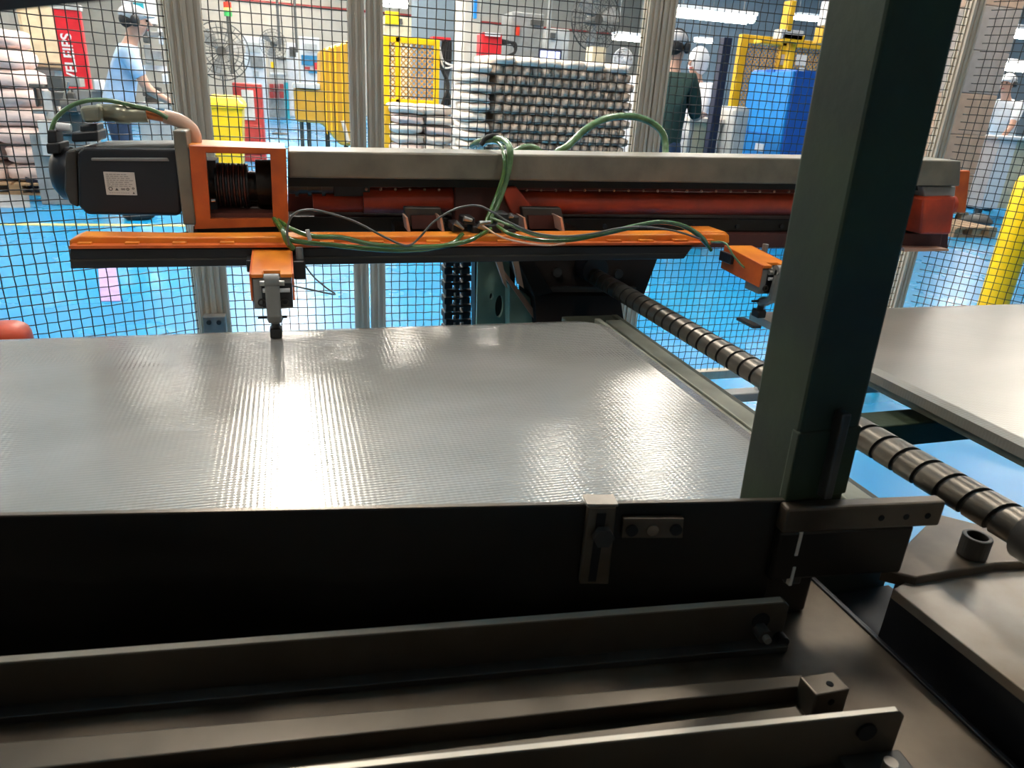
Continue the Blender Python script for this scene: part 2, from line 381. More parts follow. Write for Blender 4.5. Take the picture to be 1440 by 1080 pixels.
# ================================================================== things in the hall, seen through the fence
# -- left: sacks on a pallet
def pallet(x0, x1, y0, y1, label, z0=0.0):
    r = thing('wooden_pallet', label, 'pallet', ((x0 + x1) / 2, (y0 + y1) / 2, z0))
    for k in range(3):
        yy = y0 + (y1 - y0) * k / 3 + .02
        MB().box(x0, x1, yy, yy + .1, z0, z0 + .02).build('board', 'wood', r)
        for j in range(3):
            xx = x0 + (x1 - x0 - .12) * j / 2; MB().box(xx, xx + .12, yy, yy + .1, z0 + .02, z0 + .1).build('block', 'wood', r)
    n = max(3, int((x1 - x0) / .16))
    for k in range(n):
        xx = x0 + (x1 - x0) * k / n; MB().box(xx, xx + (x1 - x0) / n * .8, y0, y1, z0 + .10, z0 + .122).build('slat', 'wood', r)
    return r
SACK = {}
def sack(x, y, z, w_, d, h, m, label, group, name='sack', seed=0):
    key = (m, seed % 4)
    if key not in SACK:
        SACK[key] = MB().ball((0, 0, 0.5), .5, .5, .5, 16, 10, wob=.14, seed=seed % 4, power=.45).build('sack', m).data
        bpy.data.objects.remove(bpy.data.objects[-1]) if False else None
        for o in list(C.objects):
            if o.data == SACK[key]: bpy.data.objects.remove(o)
    o = bpy.data.objects.new(name, SACK[key]); C.objects.link(o); o.location = (x, y, z); o.scale = (w_, d, h)
    o.rotation_euler = (0, 0, (random.random() - .5) * .12)
    o['label'] = label; o['category'] = 'sack'; o['group'] = group
    return o
ordn = ['bottom', 'second', 'third', 'fourth', 'fifth', 'sixth', 'seventh', 'eighth', 'ninth', 'tenth']
YS = 8.8
xa, xb, _, ztop = rect(0, 42, 62, 236, YS)
pallet(xa - .5, xb + .12, YS - .1, YS + .85, 'wooden pallet under the pale sacks at the left edge')
nz_ = 8; hh = (ztop - .122) / nz_
for i in range(nz_):
    off = (.12 - .02 * i) if i < 4 else -0.05 * (i - 3)
    sack(xb - .28 + off, YS + .3, .122 + hh * i, .62, .7, hh * 1.03, 'sack_pink', 'pale pink sack %s from the pallet in the right column by the left edge' % ordn[i], 'sacks stacked at the left edge', seed=i)
    sack(xb - .9 + off, YS + .3, .122 + hh * i, .62, .7, hh * 1.03, 'sack_pink', 'pale pink sack %s from the pallet in the left column by the left edge' % ordn[i], 'sacks stacked at the left edge', seed=i + 2)
# -- cream cabinet
r = thing('wall_cabinet', 'cream metal cabinet behind the pale sacks, left of the red banner', 'cabinet', onY(58, 90, 9.8))
m = MB(); bx(m, 26, -30, 84, 94, 9.8, .5); m.build('body', 'cream', r, bevel=.01)
m = MB(); bx(m, 30, -26, 56, 88, 9.77, .03); m.build('door', 'cream', r, bevel=.006)
m = MB(); bx(m, 58, -26, 81, 88, 9.77, .03); m.build('door', 'cream', r, bevel=.006)
m = MB(); bx(m, 25, 94, 86, 98, 9.75, .55); m.build('base_rail', 'machine_dark', r)
m = MB(); bx(m, 28, 98, 84, 200, 9.85, .4, ground=True); m.build('stand', 'pale_grey', r)
# -- red banner pillar with white lettering
YR = 8.95
a, b, c, d = rect(82, 14, 120, 126, YR)
r = thing('red_banner', 'tall red banner panel with white vertical lettering left of the worker', 'banner', ((a + b) / 2, YR, .0))
MB().box(a, b, YR, YR + .08, c, d).build('panel', 'red_plastic', r, bevel=.006)
MB().box(a - .01, b + .01, YR - .01, YR + .09, d, d + .05).build('top_cap', 'pale_grey', r)
MB().box(a + .05, b - .05, YR + .02, YR + .07, 0, c).build('stand', 'machine_dark', r)
textmesh('lettering', 'VELEIPS', .135, 'white_plastic', r, ((a * .62 + b * .38), YR - .004, c + (d - c) * .41), (math.radians(90), math.radians(-90), 0))
# -- machine below the banner (grey motors, brackets)
r = thing('bench_machine', 'dark grey bench machine with motors below the red banner', 'machine', onY(110, 180, 8.0))
for (x0, y0, x1, y1, mm) in ((66, 108, 88, 128, 'machine_dark'), (86, 108, 112, 122, 'mid_grey'), (60, 128, 74, 168, 'pale_grey'), (76, 130, 104, 150, 'machine_dark'), (104, 126, 128, 160, 'mid_grey'),
                             (40, 118, 60, 124, 'machine_dark'), (48, 124, 52, 150, 'machine_dark'), (44, 154, 66, 160, 'mid_grey'), (80, 158, 120, 190, 'machine_dark'), (56, 170, 78, 220, 'pale_grey'), (132, 112, 142, 128, 'white_plastic'), (128, 128, 150, 160, 'mid_grey')):
    m = MB(); bx(m, x0, y0, x1, y1, 8.0 + random.random() * .15, .2); m.build('housing', mm, r, bevel=.01)
m = MB(); bx(m, 44, 190, 128, 225, 8.1, .45, ground=True); m.build('base_cabinet', 'mid_grey', r, bevel=.01)
MB().cyl(onY(96, 115, 7.98), onY(84, 165, 7.98), .012, 8).build('rod', 'steel', r)
MB().cyl(onY(88, 150, 7.95), onY(110, 150, 7.95), .07, 14).build('motor', 'machine_dark', r)
# -- grey console right of the worker, white board
r = thing('white_board', 'white notice board behind the head of the left worker', 'board', onY(195, 30, 8.5))
m = MB(); bx(m, 170, -40, 217, 32, 8.5, .04); m.build('board', 'white_plastic', r)
m = MB(); bx(m, 170, 32, 219, 35, 8.47, .09); m.build('tray', 'machine_dark', r)
m = MB(); bx(m, 187, 4, 202, 17, 8.49, .01); m.build('sheet', 'teal', r)
r = thing('grey_workbench', 'light grey workbench with parts in front of the left worker', 'bench', onY(215, 150, 7.3))
m = MB(); bx(m, 196, 92, 240, 100, 8.3, .35); m.build('shelf', 'white_plastic', r)
m = MB(); bx(m, 190, 146, 246, 152, 8.1, .5); m.build('worktop', 'pale_grey', r)
m = MB(); bx(m, 196, 152, 244, 190, 8.2, .4, ground=True); m.build('cabinet', 'pale_grey', r)
for (x0, y0, x1, y1, mm) in ((200, 36, 208, 60, 'machine_dark'), (206, 44, 232, 52, 'mid_grey'), (222, 40, 227, 62, 'white_plastic'), (203, 62, 212, 90, 'mid_grey'), (213, 70, 228, 84, 'steel'), (200, 122, 226, 136, 'machine_dark'), (204, 136, 222, 146, 'dark_steel'), (228, 104, 240, 118, 'white_plastic')):
    m = MB(); bx(m, x0, y0, x1, y1, 8.2, .1); m.build('fixture', mm, r, bevel=.01)

# -- wheeled yellow bin
YBn = 11.0
a, b, c, d = rect(291, 146, 344, 236, YBn)
r = thing('wheelie_bin', 'bright yellow wheeled bin with a lid standing behind the fence', 'bin', ((a + b) / 2, YBn + .3, 0))
m = MB(); t = .06
m.add([(a + t, YBn + t, .06), (b - t, YBn + t, .06), (b - t, YBn + .6, .06), (a + t, YBn + .6, .06), (a, YBn, d), (b, YBn, d), (b, YBn + .7, d), (a, YBn + .7, d)],
      [(3, 2, 1, 0), (4, 5, 6, 7), (0, 1, 5, 4), (1, 2, 6, 5), (2, 3, 7, 6), (3, 0, 4, 7)]); m.build('body', 'yellow', r, bevel=.03)
MB().box(a - .03, b + .03, YBn - .03, YBn + .74, d - .06, d).build('rim', 'yellow', r, bevel=.015)
m = MB(); m.add([(a - .03, YBn - .03, d), (b + .03, YBn - .03, d), (b + .03, YBn + .74, d), (a - .03, YBn + .74, d), (a + .05, YBn + .1, d + .07), (b - .05, YBn + .1, d + .07), (b - .05, YBn + .7, d + .1), (a + .05, YBn + .7, d + .1)],
      [(3, 2, 1, 0), (4, 5, 6, 7), (0, 1, 5, 4), (1, 2, 6, 5), (2, 3, 7, 6), (3, 0, 4, 7)]); m.build('lid', 'yellow', r, bevel=.02)
for xx in (a + .08, b - .12): MB().cyl((xx, YBn + .62, .1), (xx + .05, YBn + .62, .1), .1, 18).build('wheel', 'black_rubber', r)
# -- red cabinet with a window
YC = 12.9
a, b, c, d = rect(329, 117, 370, 190, YC)
r = thing('red_cabinet', 'dark red cabinet with a pale window behind the yellow bin', 'cabinet', ((a + b) / 2, YC, 0))
MB().box(a, b, YC, YC + .5, 0.0, d).build('body', 'red_cabinet', r, bevel=.02)
MB().box(a + .13, b - .13, YC - .02, YC + .01, d - .55, d - .1).build('window', 'pale_grey', r, bevel=.008)
MB().box(a + .05, b - .05, YC - .015, YC + .01, .12, d - .62).build('door', 'red_cabinet', r, bevel=.01)
# -- small shelf rack of red and black boxes
r = thing('parts_rack', 'small rack of dark red boxes right of the red cabinet', 'rack', onY(388, 130, 29))
for i in range(3):
    for j in range(2):
        m = MB(); bx(m, 379 + i * 7, 118 + j * 11, 385 + i * 7, 127 + j * 11, 29, .5); m.build('box', 'red_cabinet', r)
m = MB(); bx(m, 376, 115, 400, 141, 29.6, .6); m.build('frame', 'pale_grey', r)
m = MB(); bx(m, 376, 141, 400, 150, 29.6, .6, ground=True); m.build('stand', 'pale_grey', r)
m = MB(); bx(m, 400, 116, 406, 150, 29, .3, ground=True); solo(m, 'teal_post', 'thin teal upright post right of the small rack of red boxes', 'post', 'teal')
# -- poster board
r = thing('notice_board', 'blue and white poster board beside the mustard machine', 'board', onY(436, 95, 30))
m = MB(); bx(m, 422, 52, 450, 118, 30.1, .05); m.build('board', 'white_plastic', r)
m = MB(); bx(m, 424, 78, 447, 92, 30.03, .06); m.build('poster', 'poster_blue', r)
for (x0, y0, x1, y1, mm) in ((428, 94, 436, 98, 'red_cabinet'), (434, 99, 446, 103, 'poster_blue'), (441, 88, 447, 98, 'red_plastic'), (428, 62, 446, 74, 'pale_grey')):
    m = MB(); bx(m, x0, y0, x1, y1, 30.0, .02); m.build('paper', mm, r)
for x_ in (424, 448): m = MB(); bx(m, x_ - 1, 118, x_ + 1, 140, 30.1, .04, ground=True); m.build('leg', 'pale_grey', r)
# -- mustard machine cover on castors
YM = 10.0
r = thing('mustard_machine', 'glossy mustard yellow machine cover on castors left of the double post', 'machine', onY(455, 170, YM))
m = MB(); polyY(m, [(413, 124), (450, 126), (450, 70), (490, 56), (494, 206), (478, 204), (452, 174), (416, 171)], YM, YM + .9); m.build('cover', 'mustard', r, bevel=.03)
m = MB(); polyY(m, [(412, 116), (450, 118), (450, 126), (411, 123)], YM - .03, YM + .8); m.build('tray', 'pale_grey', r, bevel=.01)
for x_ in (455, 462, 470, 479): m = MB(); polyY(m, [(x_, 70 - (x_ - 450) * .3), (x_ + 2.5, 69 - (x_ - 450) * .3), (x_ + 6, 190), (x_ + 3.5, 186)], YM - .03, YM + .01); m.build('rib', 'yellow_dark', r)
for x_ in (424, 434):
    p = onY(x_, 172, YM + .2); MB().cyl((p.x, YM + .2, .06), (p.x, YM + .2, p.z + .02), .025, 8).build('castor_stem', 'machine_dark', r)
    MB().cyl((p.x - .03, YM + .2, .07), (p.x + .03, YM + .2, .07), .07, 14).build('castor', 'black_rubber', r)
MB().cyl(onY(482, 170, YM - .05), onY(490, 200, YM - .05), .025, 8).build('rod', 'sack_white', r)
for x_ in (460, 486): p = onY(x_, 180, YM + .3); MB().cyl((p.x, YM + .3, 0), (p.x, YM + .3, p.z), .03, 8).build('leg', 'machine_dark', r)

# -- pedestal fans
def fan(px, py, rp, Y, yaw, label, mcage='machine_dark', mblade='mid_grey', nsp=26, cage_r=.0035):
    c = onY(px, py, Y); R = rp / 1000 * Y * .97
    r = thing('pedestal_fan', label, 'fan', (c.x, c.y, 0), rotz=yaw, local=True)
    cz = c.z
    cg = MB()
    for s, dd in ((-1, -.09 * R / .3), (1, .05)):
        for q in (1.0, .8, .6, .4): cg.torus((0, dd * (1.15 - q ** 2) , cz), (0, 1, 0), R * q, cage_r, 28, 4)
    for i in range(nsp):
        th = 2 * math.pi * i / nsp; d = V((math.cos(th), 0, math.sin(th)))
        for dd in (-.09 * R / .3, .05):
            cg.tube([V((0, dd * (1.15 - q ** 2), cz)) + d * R * q for q in (.15, .6, 1.0)], cage_r * .8, 4, cap=False)
    cg.torus((0, 0, cz), (0, 1, 0), R, cage_r * 2.2, 36, 5)
    cg.build('cage', mcage, r, stuff=True)
    MB().cyl((0, -.07, cz), (0, .16, cz), R * .17, 18).build('motor', mcage, r)
    for k in range(3):
        th = 2 * math.pi * k / 3 + .4; bl = []
        for (rr, wd) in ((.15, -.35), (.5, -.5), (.85, -.42), (.9, -.1), (.85, .2), (.5, .28), (.15, .2)):
            ang = th + wd; bl.append((math.cos(ang) * R * rr, -.02 + .06 * wd * R / .3, cz + math.sin(ang) * R * rr))
        MB().extr(bl, (0, .006, 0)).build('blade', mblade, r)
    MB().cyl((0, .12, .03), (0, .12, cz - R * .1), .014, 10).build('pole', mcage, r)
    MB().tube([(0, .12, 0), (0, .12, .03), (0, .12, .05)], [.2, .2, .03], 20).build('base', mcage, r)
    return r
fan(311, 72, 33, 12.4, .15, 'large pedestal fan with a round wire cage behind the left post', cage_r=.004)
fan(384, 62, 17, 20.0, -.3, 'smaller dark pedestal fan right of the large wire fan')
fan(838, 28, 40, 9.6, .2, 'large dark fan at the top, behind the big stack of rolls')
fan(876, 84, 15, 9.6, .0, 'small white fan above the right end of the roll stack', 'white_plastic', 'mid_grey')
# -- beacon pole
r = thing('signal_tower', 'thin black pole with red and green signal lights behind the large fan', 'signal light', (onY(325, 100, 12.1).x, 12.1, 1.3))
p = onY(324, 60, 12.1)
MB().cyl((p.x, 12.1, onY(324, 104, 12.1).z), (p.x, 12.1, ZC), .03, 10).build('pole', 'machine_dark', r)
for k, mm in enumerate(('beacon_green', 'line_yellow', 'beacon_red')):
    z_ = onY(322, 23 - k * 6, 12.1).z; MB().cyl((p.x, 12.1, z_), (p.x, 12.1, z_ + .07), .055, 12).build('lens', mm, r)
# -- conduits on the back wall
m = MB()
A, B = onY(290, 27, 20), onY(492, 40, 20)
solo(MB().tube([(XL, 35.9, 4.35), (XR, 35.9, 4.35)], .05, 8), 'red_pipe', 'maroon pipe running along the pale back wall', 'pipe', 'red_cabinet')
for (x_, Y_, lb) in ((393, 19, 'dark conduit hanging above the smaller fan'), (417, 19, 'dark conduit left of the poster board'), (770, 11, 'grey conduit left of the large top fan')):
    p = onY(x_, 60, Y_); solo(MB().cyl((p.x, Y_, 0 if x_ > 500 else 1.9), (p.x, Y_, ZC), .03, 8), 'conduit', lb, 'pipe', 'machine_dark' if x_ < 500 else 'mid_grey')
# -- wall machines in the middle distance (white consoles)
def console(x0, y0, x1, y1, Y, label, mm='white_plastic', name='machine_console', bits=()):
    r = thing(name, label, 'machine', onY((x0 + x1) / 2, y1, Y)); m = MB(); bx(m, x0, y0, x1, y1, Y, .6, ground=True); m.build('body', mm, r, bevel=.02)
    for (a0, b0, a1, b1, q) in bits: m = MB(); bx(m, a0, b0, a1, b1, Y - .06, .1); m.build('fitting', q, r, bevel=.006)
    return r
console(345, 52, 374, 150, 28.5, 'white machine console right of the large wire fan', bits=((348, 60, 366, 74, 'pale_grey'), (352, 80, 370, 96, 'mid_grey'), (356, 100, 364, 108, 'pale_grey')))
console(378, 78, 404, 112, 31.0, 'pale machine with a yellow tag below the smaller dark fan', 'pale_grey', bits=((381, 87, 386, 97, 'yellow'), (390, 80, 402, 84, 'machine_dark'), (380, 102, 402, 105, 'white_plastic')))
console(404, 60, 420, 140, 31.5, 'narrow white machine left of the poster board', bits=((407, 66, 416, 80, 'machine_dark'),))
console(540, 24, 586, 60, 14.0, 'pale cabinet behind the top of the yellow mesh guard', 'cream', bits=((542, 16, 562, 34, 'yellow'), (560, 26, 566, 34, 'machine_dark')))
console(587, -20, 652, 92, 12.0, 'tall slate grey cabinet behind the fence, left of the red box', 'slate_paint', 'tall_cabinet')
console(652, -20, 676, 88, 11.0, 'pale column beside the slate cabinet', 'wall_paint', 'wall_column', bits=((667, -10, 671, 26, 'blue_light'),))
console(720, 18, 766, 30, 11.5, 'grey machine housing high above the roll stack', 'mid_grey', bits=((726, 36, 731, 50, 'beacon_red'), (748, 28, 765, 36, 'machine_dark')))
console(768, 40, 800, 90, 11.3, 'pale machine body behind the small screen', 'pale_grey', bits=((774, 46, 782, 54, 'machine_dark'),))
# -- red box with cables
r = thing('red_box', 'red control box with black cables above the roll stack', 'box', onY(692, 85, 8.8))
m = MB(); bx(m, 677, 46, 706, 86, 8.8, .25); m.build('body', 'red_plastic', r, bevel=.02)
m = MB(); bx(m, 683, 46, 704, 51, 8.77, .06); m.build('top_strip', 'white_plastic', r)
m = MB(); bx(m, 684, 86, 698, 100, 8.9, .1, ground=True); m.build('stand', 'machine_dark', r)
for k in range(3): wtube([(706, 56 + k * 3), (718 + k * 3, 60), (725, 72), (714, 82 - k * 2), (707, 80)], 8.85, .012).build('cable', 'black_rubber', r)
# -- laptop-like screen
r = thing('small_screen', 'small lit screen in a dark frame on the roll stack', 'screen', onY(773, 90, 8.6))
m = MB(); bx(m, 757, 69, 790, 90, 8.6, .03); m.build('frame', 'navy', r, bevel=.008)
m = MB(); bx(m, 760, 72, 787, 89, 8.585, .02); m.build('display', 'screen', r)
m = MB(); bx(m, 768, 89, 780, 95, 8.6, .04, ground=True); m.build('stand', 'machine_dark', r)
m = MB(); bx(m, 833, 66, 851, 90, 8.3, .2, ground=True); solo(m, 'yellow_machine', 'cream and yellow unit behind the roll stack, left of the small white fan', 'machine', 'cream')
# -- yellow mesh guard (left) and its posts
def guard(x0, y0, x1, y1, Y, label, mid=(), name='mesh_guard', mm='yellow', floor_posts=True, rail=8):
    a, b, c, d = rect(x0, y0, x1, y1, Y); r = thing(name, label, 'guard', ((a + b) / 2, Y, 0)); t = rail / 1000 * Y
    for xx in [a, b - t] + [onY(q, (y0 + y1) / 2, Y).x for q in mid]: MB().box(xx, xx + t, Y, Y + t, 0, d).build('post', mm, r, bevel=.006)
    MB().box(a + t, b - t, Y, Y + t, d - t, d).build('rail', mm, r, bevel=.006)
    MB().box(a + t, b - t, Y, Y + t, c, c + t).build('rail', mm, r, bevel=.006)
    mb = MB(); s = .055; n = int((b - a) / s) + int((d - c) / s) + 1
    for k in range(n):
        for sg in (1, -1):
            # diagonal wire clipped to the frame
            x_s = a + k * s - (d - c); P = []
            z0_, z1_ = c, d
            x0_, x1_ = x_s, x_s + (d - c)
            u0 = max(0, (a - x0_) / (d - c)); u1 = min(1, (b - x0_) / (d - c))
            if u1 - u0 < .02: continue
            p0 = V((x0_ + u0 * (d - c), Y + t / 2 + sg * .004, (c + u0 * (d - c)) if sg > 0 else (d - u0 * (d - c))))
            p1 = V((x0_ + u1 * (d - c), Y + t / 2 + sg * .004, (c + u1 * (d - c)) if sg > 0 else (d - u1 * (d - c))))
            mb.tube([p0, p1], .006, 4)
    mb.build('diamond_mesh', 'guard_mesh', r, stuff=True)
    return r
guard(540, 53, 618, 148, 8.0, 'bright yellow mesh guard frame right of the double fence post', mid=(556,), rail=7)
m = MB(); bx(m, 541, 148, 554, 206, 7.6, .12, ground=True); solo(m, 'yellow_post', 'yellow post standing left of the short pale sack stack', 'post', 'yellow_dark')
# black hanging cables right of guard
r = thing('cable_bundle', 'bundle of black cables hanging right of the yellow mesh guard', 'cables', onY(628, 150, 8.2))
for k in range(4): wtube([(624 + k * 3, 58), (620 + k * 4, 90), (630 - k, 120), (622 + k * 5, 148)], 8.2 + k * .03, .022, 6).build('cable', 'black_rubber', r)
for k in range(2): wtube([(618, 66), (624, 86 + 8 * k), (640, 92), (648, 84)], 8.1, .01, 6).build('white_cable', 'white_plastic', r)
m = MB(); bx(m, 609, 52, 634, 56, 8.1, .2); m.build('red_tray', 'red_plastic', r)
# -- short stack of pale sacks beside the yellow post
xa, xb, _, zt = rect(557, 148, 640, 210, 7.2); n = 6; hb = zt / n * .5
pallet(xa, xb, 7.2, 8.0, 'pallet under the short stack of cream sacks')
cnt = 11; hh = (zt - .122) / cnt
for i in range(cnt):
    for j in range(2):
        sack(xa + (xb - xa) * (.25 + .5 * j), 7.6, .122 + hh * i, (xb - xa) * .54, .75, hh * 1.03, 'sack_white' if (i + j) % 3 else 'sack_pink',
             'flat cream sack in the short stack, %s layer up, %s column' % ((ordn + ['topmost'])[i], ('left', 'right')[j]), 'flat sacks in the short stack', seed=i + j)
# white pillar wrap left of the roll stack
m = MB(); bx(m, 642, 90, 672, 212, 7.9, .3, ground=True); solo(m, 'tall_white_cabinet', 'plain white cabinet between the short sack stack and the big roll stack', 'cabinet', 'white_plastic', bevel=.02)
# -- big stack of rolls, seen end on
YQ = 6.6
xa, xb, zb_, zt = rect(696, 98, 888, 214, YQ)
rollm = MB().ball((0, 0.5, 0.5), .51, .5, .51, 16, 10, wob=.10, seed=3, power=.42)
roll_me = rollm.build('roll', 'roll_grey').data
for o in list(C.objects):
    if o.data == roll_me: bpy.data.objects.remove(o)
pallet(xa - .15, xb, YQ + .02, YQ + .8, 'pallet under the big stack of grey rolls')
NW = ['first', 'second', 'third', 'fourth', 'fifth', 'sixth', 'seventh', 'eighth', 'ninth', 'tenth', 'eleventh', 'twelfth', 'thirteenth', 'fourteenth', 'fifteenth', 'sixteenth', 'seventeenth', 'eighteenth']
rows = 17; cols = 15; hr = (zt - .122) / rows; wr = (xb - xa) / cols
for i in range(rows):
    for j in range(cols):
        o = bpy.data.objects.new('roll', roll_me); C.objects.link(o)
        o.location = (xa + wr * (j + .5 + (.25 if i % 2 else -.1)), YQ + random.random() * .03, .122 + hr * i); o.scale = (wr * 1.03, .7, hr * 1.04)
        o.rotation_euler = (0, 0, (random.random() - .5) * .1)
        o['label'] = 'grey roll end in the big stack, %s row down, %s from the left' % (NW[rows - i - 1], NW[j]); o['category'] = 'roll'; o['group'] = 'rolls in row %d from the top of the big stack' % (rows - i)
for i in range(rows):
    sack(xa - .14 - .02 * (i % 2), YQ + .3, .122 + hr * i, .24, .62, hr * 1.03, 'sack_white', 'cream bundle on the left side of the big roll stack, %s row from the top' % NW[rows - i - 1], 'cream bundles on the left side of the big stack', 'fabric_bundle', seed=i)
for j in range(6):
    sack(xa + (xb - xa) * (j + .3) / 6, YQ + .35, .122 + hr * rows, (xb - xa) / 5.6, .7, .09, 'sack_white', 'cream bundle lying on top of the big roll stack, %s from the left' % ('first', 'second', 'third', 'fourth', 'fifth', 'sixth')[j], 'cream bundles on top of the big stack', 'fabric_bundle', seed=j)
m = MB(); bx(m, 889, 106, 897, 212, 7.4, .3, ground=True); solo(m, 'white_column', 'slim white column at the right end of the roll stack', 'column', 'white_plastic')
# -- navy post, yellow guard, blue cabinet
p0, p1 = onY(1019, 52, 6.3), onY(1031, 52, 6.3)
solo(MB().box(p0.x, p1.x, 6.3, 6.38, 0, p0.z), 'navy_post', 'dark navy upright post between the hooded worker and the yellow guard', 'post', 'navy', bevel=.006)
guard(1030, 54, 1190, 230, 8.4, 'large yellow guard frame with orange diamond mesh behind the blue cabinet', mid=(1086,), mm='yellow_dark', rail=11)
r = thing('blue_cabinet', 'tall blue cabinet with lighter door and white sticker beside the green pillar', 'cabinet', onY(1100, 215, 6.5))
YU = 6.3
xl = onY(1111, 150, YU).x; xr = onY(1230, 150, YU).x; z1 = onY(1111, 96, YU).z; yb = min(onX(1050, 150, xl).y, 8.2)
MB().box(xl, xr, YU, yb, 0.0, z1).build('body', 'blue_dark', r, bevel=.015)
MB().box(xl - .03, xl, YU + .01, yb - .01, .03, z1 - .02).build('side_door', 'blue_light', r, bevel=.008)
z_ = onX(1080, 187, xl).z; MB().box(xl - .04, xl - .028, YU + .2, yb - .02, z_ - .012, z_).build('seam_strip', 'blue_dark', r)
z_ = onX(1080, 100, xl).z; MB().box(xl - .04, xl - .028, YU + .3, yb - .3, z_ - .012, z_ + .012).build('top_handle', 'blue_dark', r)
a_, b_ = onX(1062, 201, xl - .04), onX(1072, 213, xl - .04)
MB().box(xl - .036, xl - .03, min(a_.y, b_.y), max(a_.y, b_.y), b_.z, a_.z).build('sticker', 'white_plastic', r)
MB().box(onY(1124, 95, YU).x, onY(1131, 95, YU).x, YU - .006, YU + .002, onY(1127, 100, YU).z, onY(1127, 95, YU).z).build('tag', 'white_plastic', r)
# papers hanging in the guard, yellow crane parts
for (x0, y0, x1, y1, Y, mm, lb) in ((1098, 77, 1114, 92, 8.385, 'sack_pink', 'left sheet of paper hanging on the yellow guard'), (1120, 77, 1134, 92, 8.385, 'white_plastic', 'right sheet of paper hanging on the yellow guard')):
    m = MB(); bx(m, x0, y0, x1, y1, Y, .01); solo(m, 'paper_sheet', lb, 'paper', mm)
r = thing('yellow_hoist', 'yellow hoist machine with white cover above the blue cabinet', 'machine', onY(1130, 60, 8))
for (x0, y0, x1, y1, mm) in ((1098, 42, 1130, 56, 'pale_grey'), (1100, 48, 1132, 60, 'yellow_dark'), (1156, 38, 1178, 62, 'yellow_dark'), (1110, 0, 1117, 46, 'yellow_dark'), (1164, 0, 1169, 36, 'white_plastic'), (1174, 0, 1180, 36, 'white_plastic'), (1070, 56, 1100, 62, 'yellow_dark')):
    m = MB(); bx(m, x0, y0, x1, y1, 8, .15); m.build('beam' if 'yellow' in mm else 'cover', mm, r, bevel=.008)
m = MB(); bx(m, 1112, 56, 1118, 90, 8.05, .1, ground=True); m.build('leg', 'yellow_dark', r)
# -- table between the workers
r = thing('white_table', 'pale work table between the green shirted and hooded workers', 'table', onY(985, 170, 6.9))
a, b, c, d = rect(966, 166, 1016, 172, 6.6)
MB().box(a, b, 6.55, 7.05, d - .04, d).build('tabletop', 'sack_white', r, bevel=.006)
MB().box(a + .04, b - .04, 6.62, 6.66, .25, d - .04).build('front_panel', 'cream', r)
for xx in (a + .02, b - .07):
    for yy in (6.57, 6.95): MB().box(xx, xx + .05, yy, yy + .05, 0, d - .04).build('leg', 'pale_grey', r)
# grey cloth covered unit in front of blue cabinet left side
m = MB(); bx(m, 1030, 150, 1052, 215, 6.4, .35, ground=True); solo(m, 'grey_cart', 'light grey covered cart left of the blue cabinet', 'cart', 'pale_grey', bevel=.04)

# -- right side: carton stack, white unit, table, pallet, yellow bollard
YK = 7.8
zz = 0.122
xk0, xk1 = onY(1334, 200, YK).x, onY(1386, 200, YK).x
pallet(xk0 - .05, xk1 + .1, YK, YK + .8, 'wooden pallet under the carton stack at the right')
for k in range(6):
    h = .5
    r_ = MB().box(xk0, xk1, YK + .02, YK + .72, zz, zz + h - .004)
    o = solo(r_, 'carton', 'brown carton, %s from the pallet, in the tall stack right of the pillar' % ordn[k], 'carton', 'carton' if k not in (3, 4) else 'carton_grey', bevel=.01)
    zz += h
r = thing('cream_cabinet', 'white and tan cabinet standing right of the carton stack', 'cabinet', onY(1400, 300, 7.9))
a, b, c, d = rect(1392, 196, 1440, 300, 7.9)
MB().box(a, a + (b - a) * .5, 7.9, 8.3, .16, d).build('left_side', 'white_plastic', r, bevel=.01)
MB().box(a + (b - a) * .5, b + .5, 7.95, 8.3, .16, d).build('right_side', 'cream', r, bevel=.01)
MB().box(a - .1, b + .6, 7.86, 8.34, d, d + .04).build('worktop', 'white_plastic', r, bevel=.008)
for xx in (a + .04, b): MB().box(xx, xx + .06, 7.95, 8.01, 0, .16).build('foot', 'machine_dark', r)
solo(MB().ball(onZ(1370, 322, 0) + V((0, 0, .10)), .20, .15, .10, wob=.2), 'dark_bag', 'small dark bag on the floor below the carton stack', 'bag', 'machine_dark')
pp = onZ(1350, 330, 0); pallet(pp.x - .3, pp.x + .35, pp.y - .2, pp.y + .4, 'low wooden pallet on the floor just right of the beam end')
YY = 3.7
pb = onY(1412, 380, YY); zt = onY(1445, 245, YY).z
r = thing('yellow_bollard', 'thick yellow guard bollard behind the right hand plate', 'bollard', (pb.x, YY, 0))
MB().tube([(pb.x, YY, 0.02), (pb.x, YY, zt - .06), (pb.x, YY, zt - .02), (pb.x, YY, zt)], [.095, .095, .08, .03], 24).build('post', 'yellow', r)
MB().cyl((pb.x, YY, 0), (pb.x, YY, .02), .15, 24).build('base_plate', 'yellow_dark', r)
# thin purple patch on the floor
s0 = [onZ(138, 376, .0), onZ(163, 376, 0), onZ(170, 424, 0), onZ(142, 424, 0)]
solo(MB().extr(s0, (0, 0, .004)), 'purple_patch', 'thin purple patch on the blue floor below the rail', 'sheet', 'purple_patch')

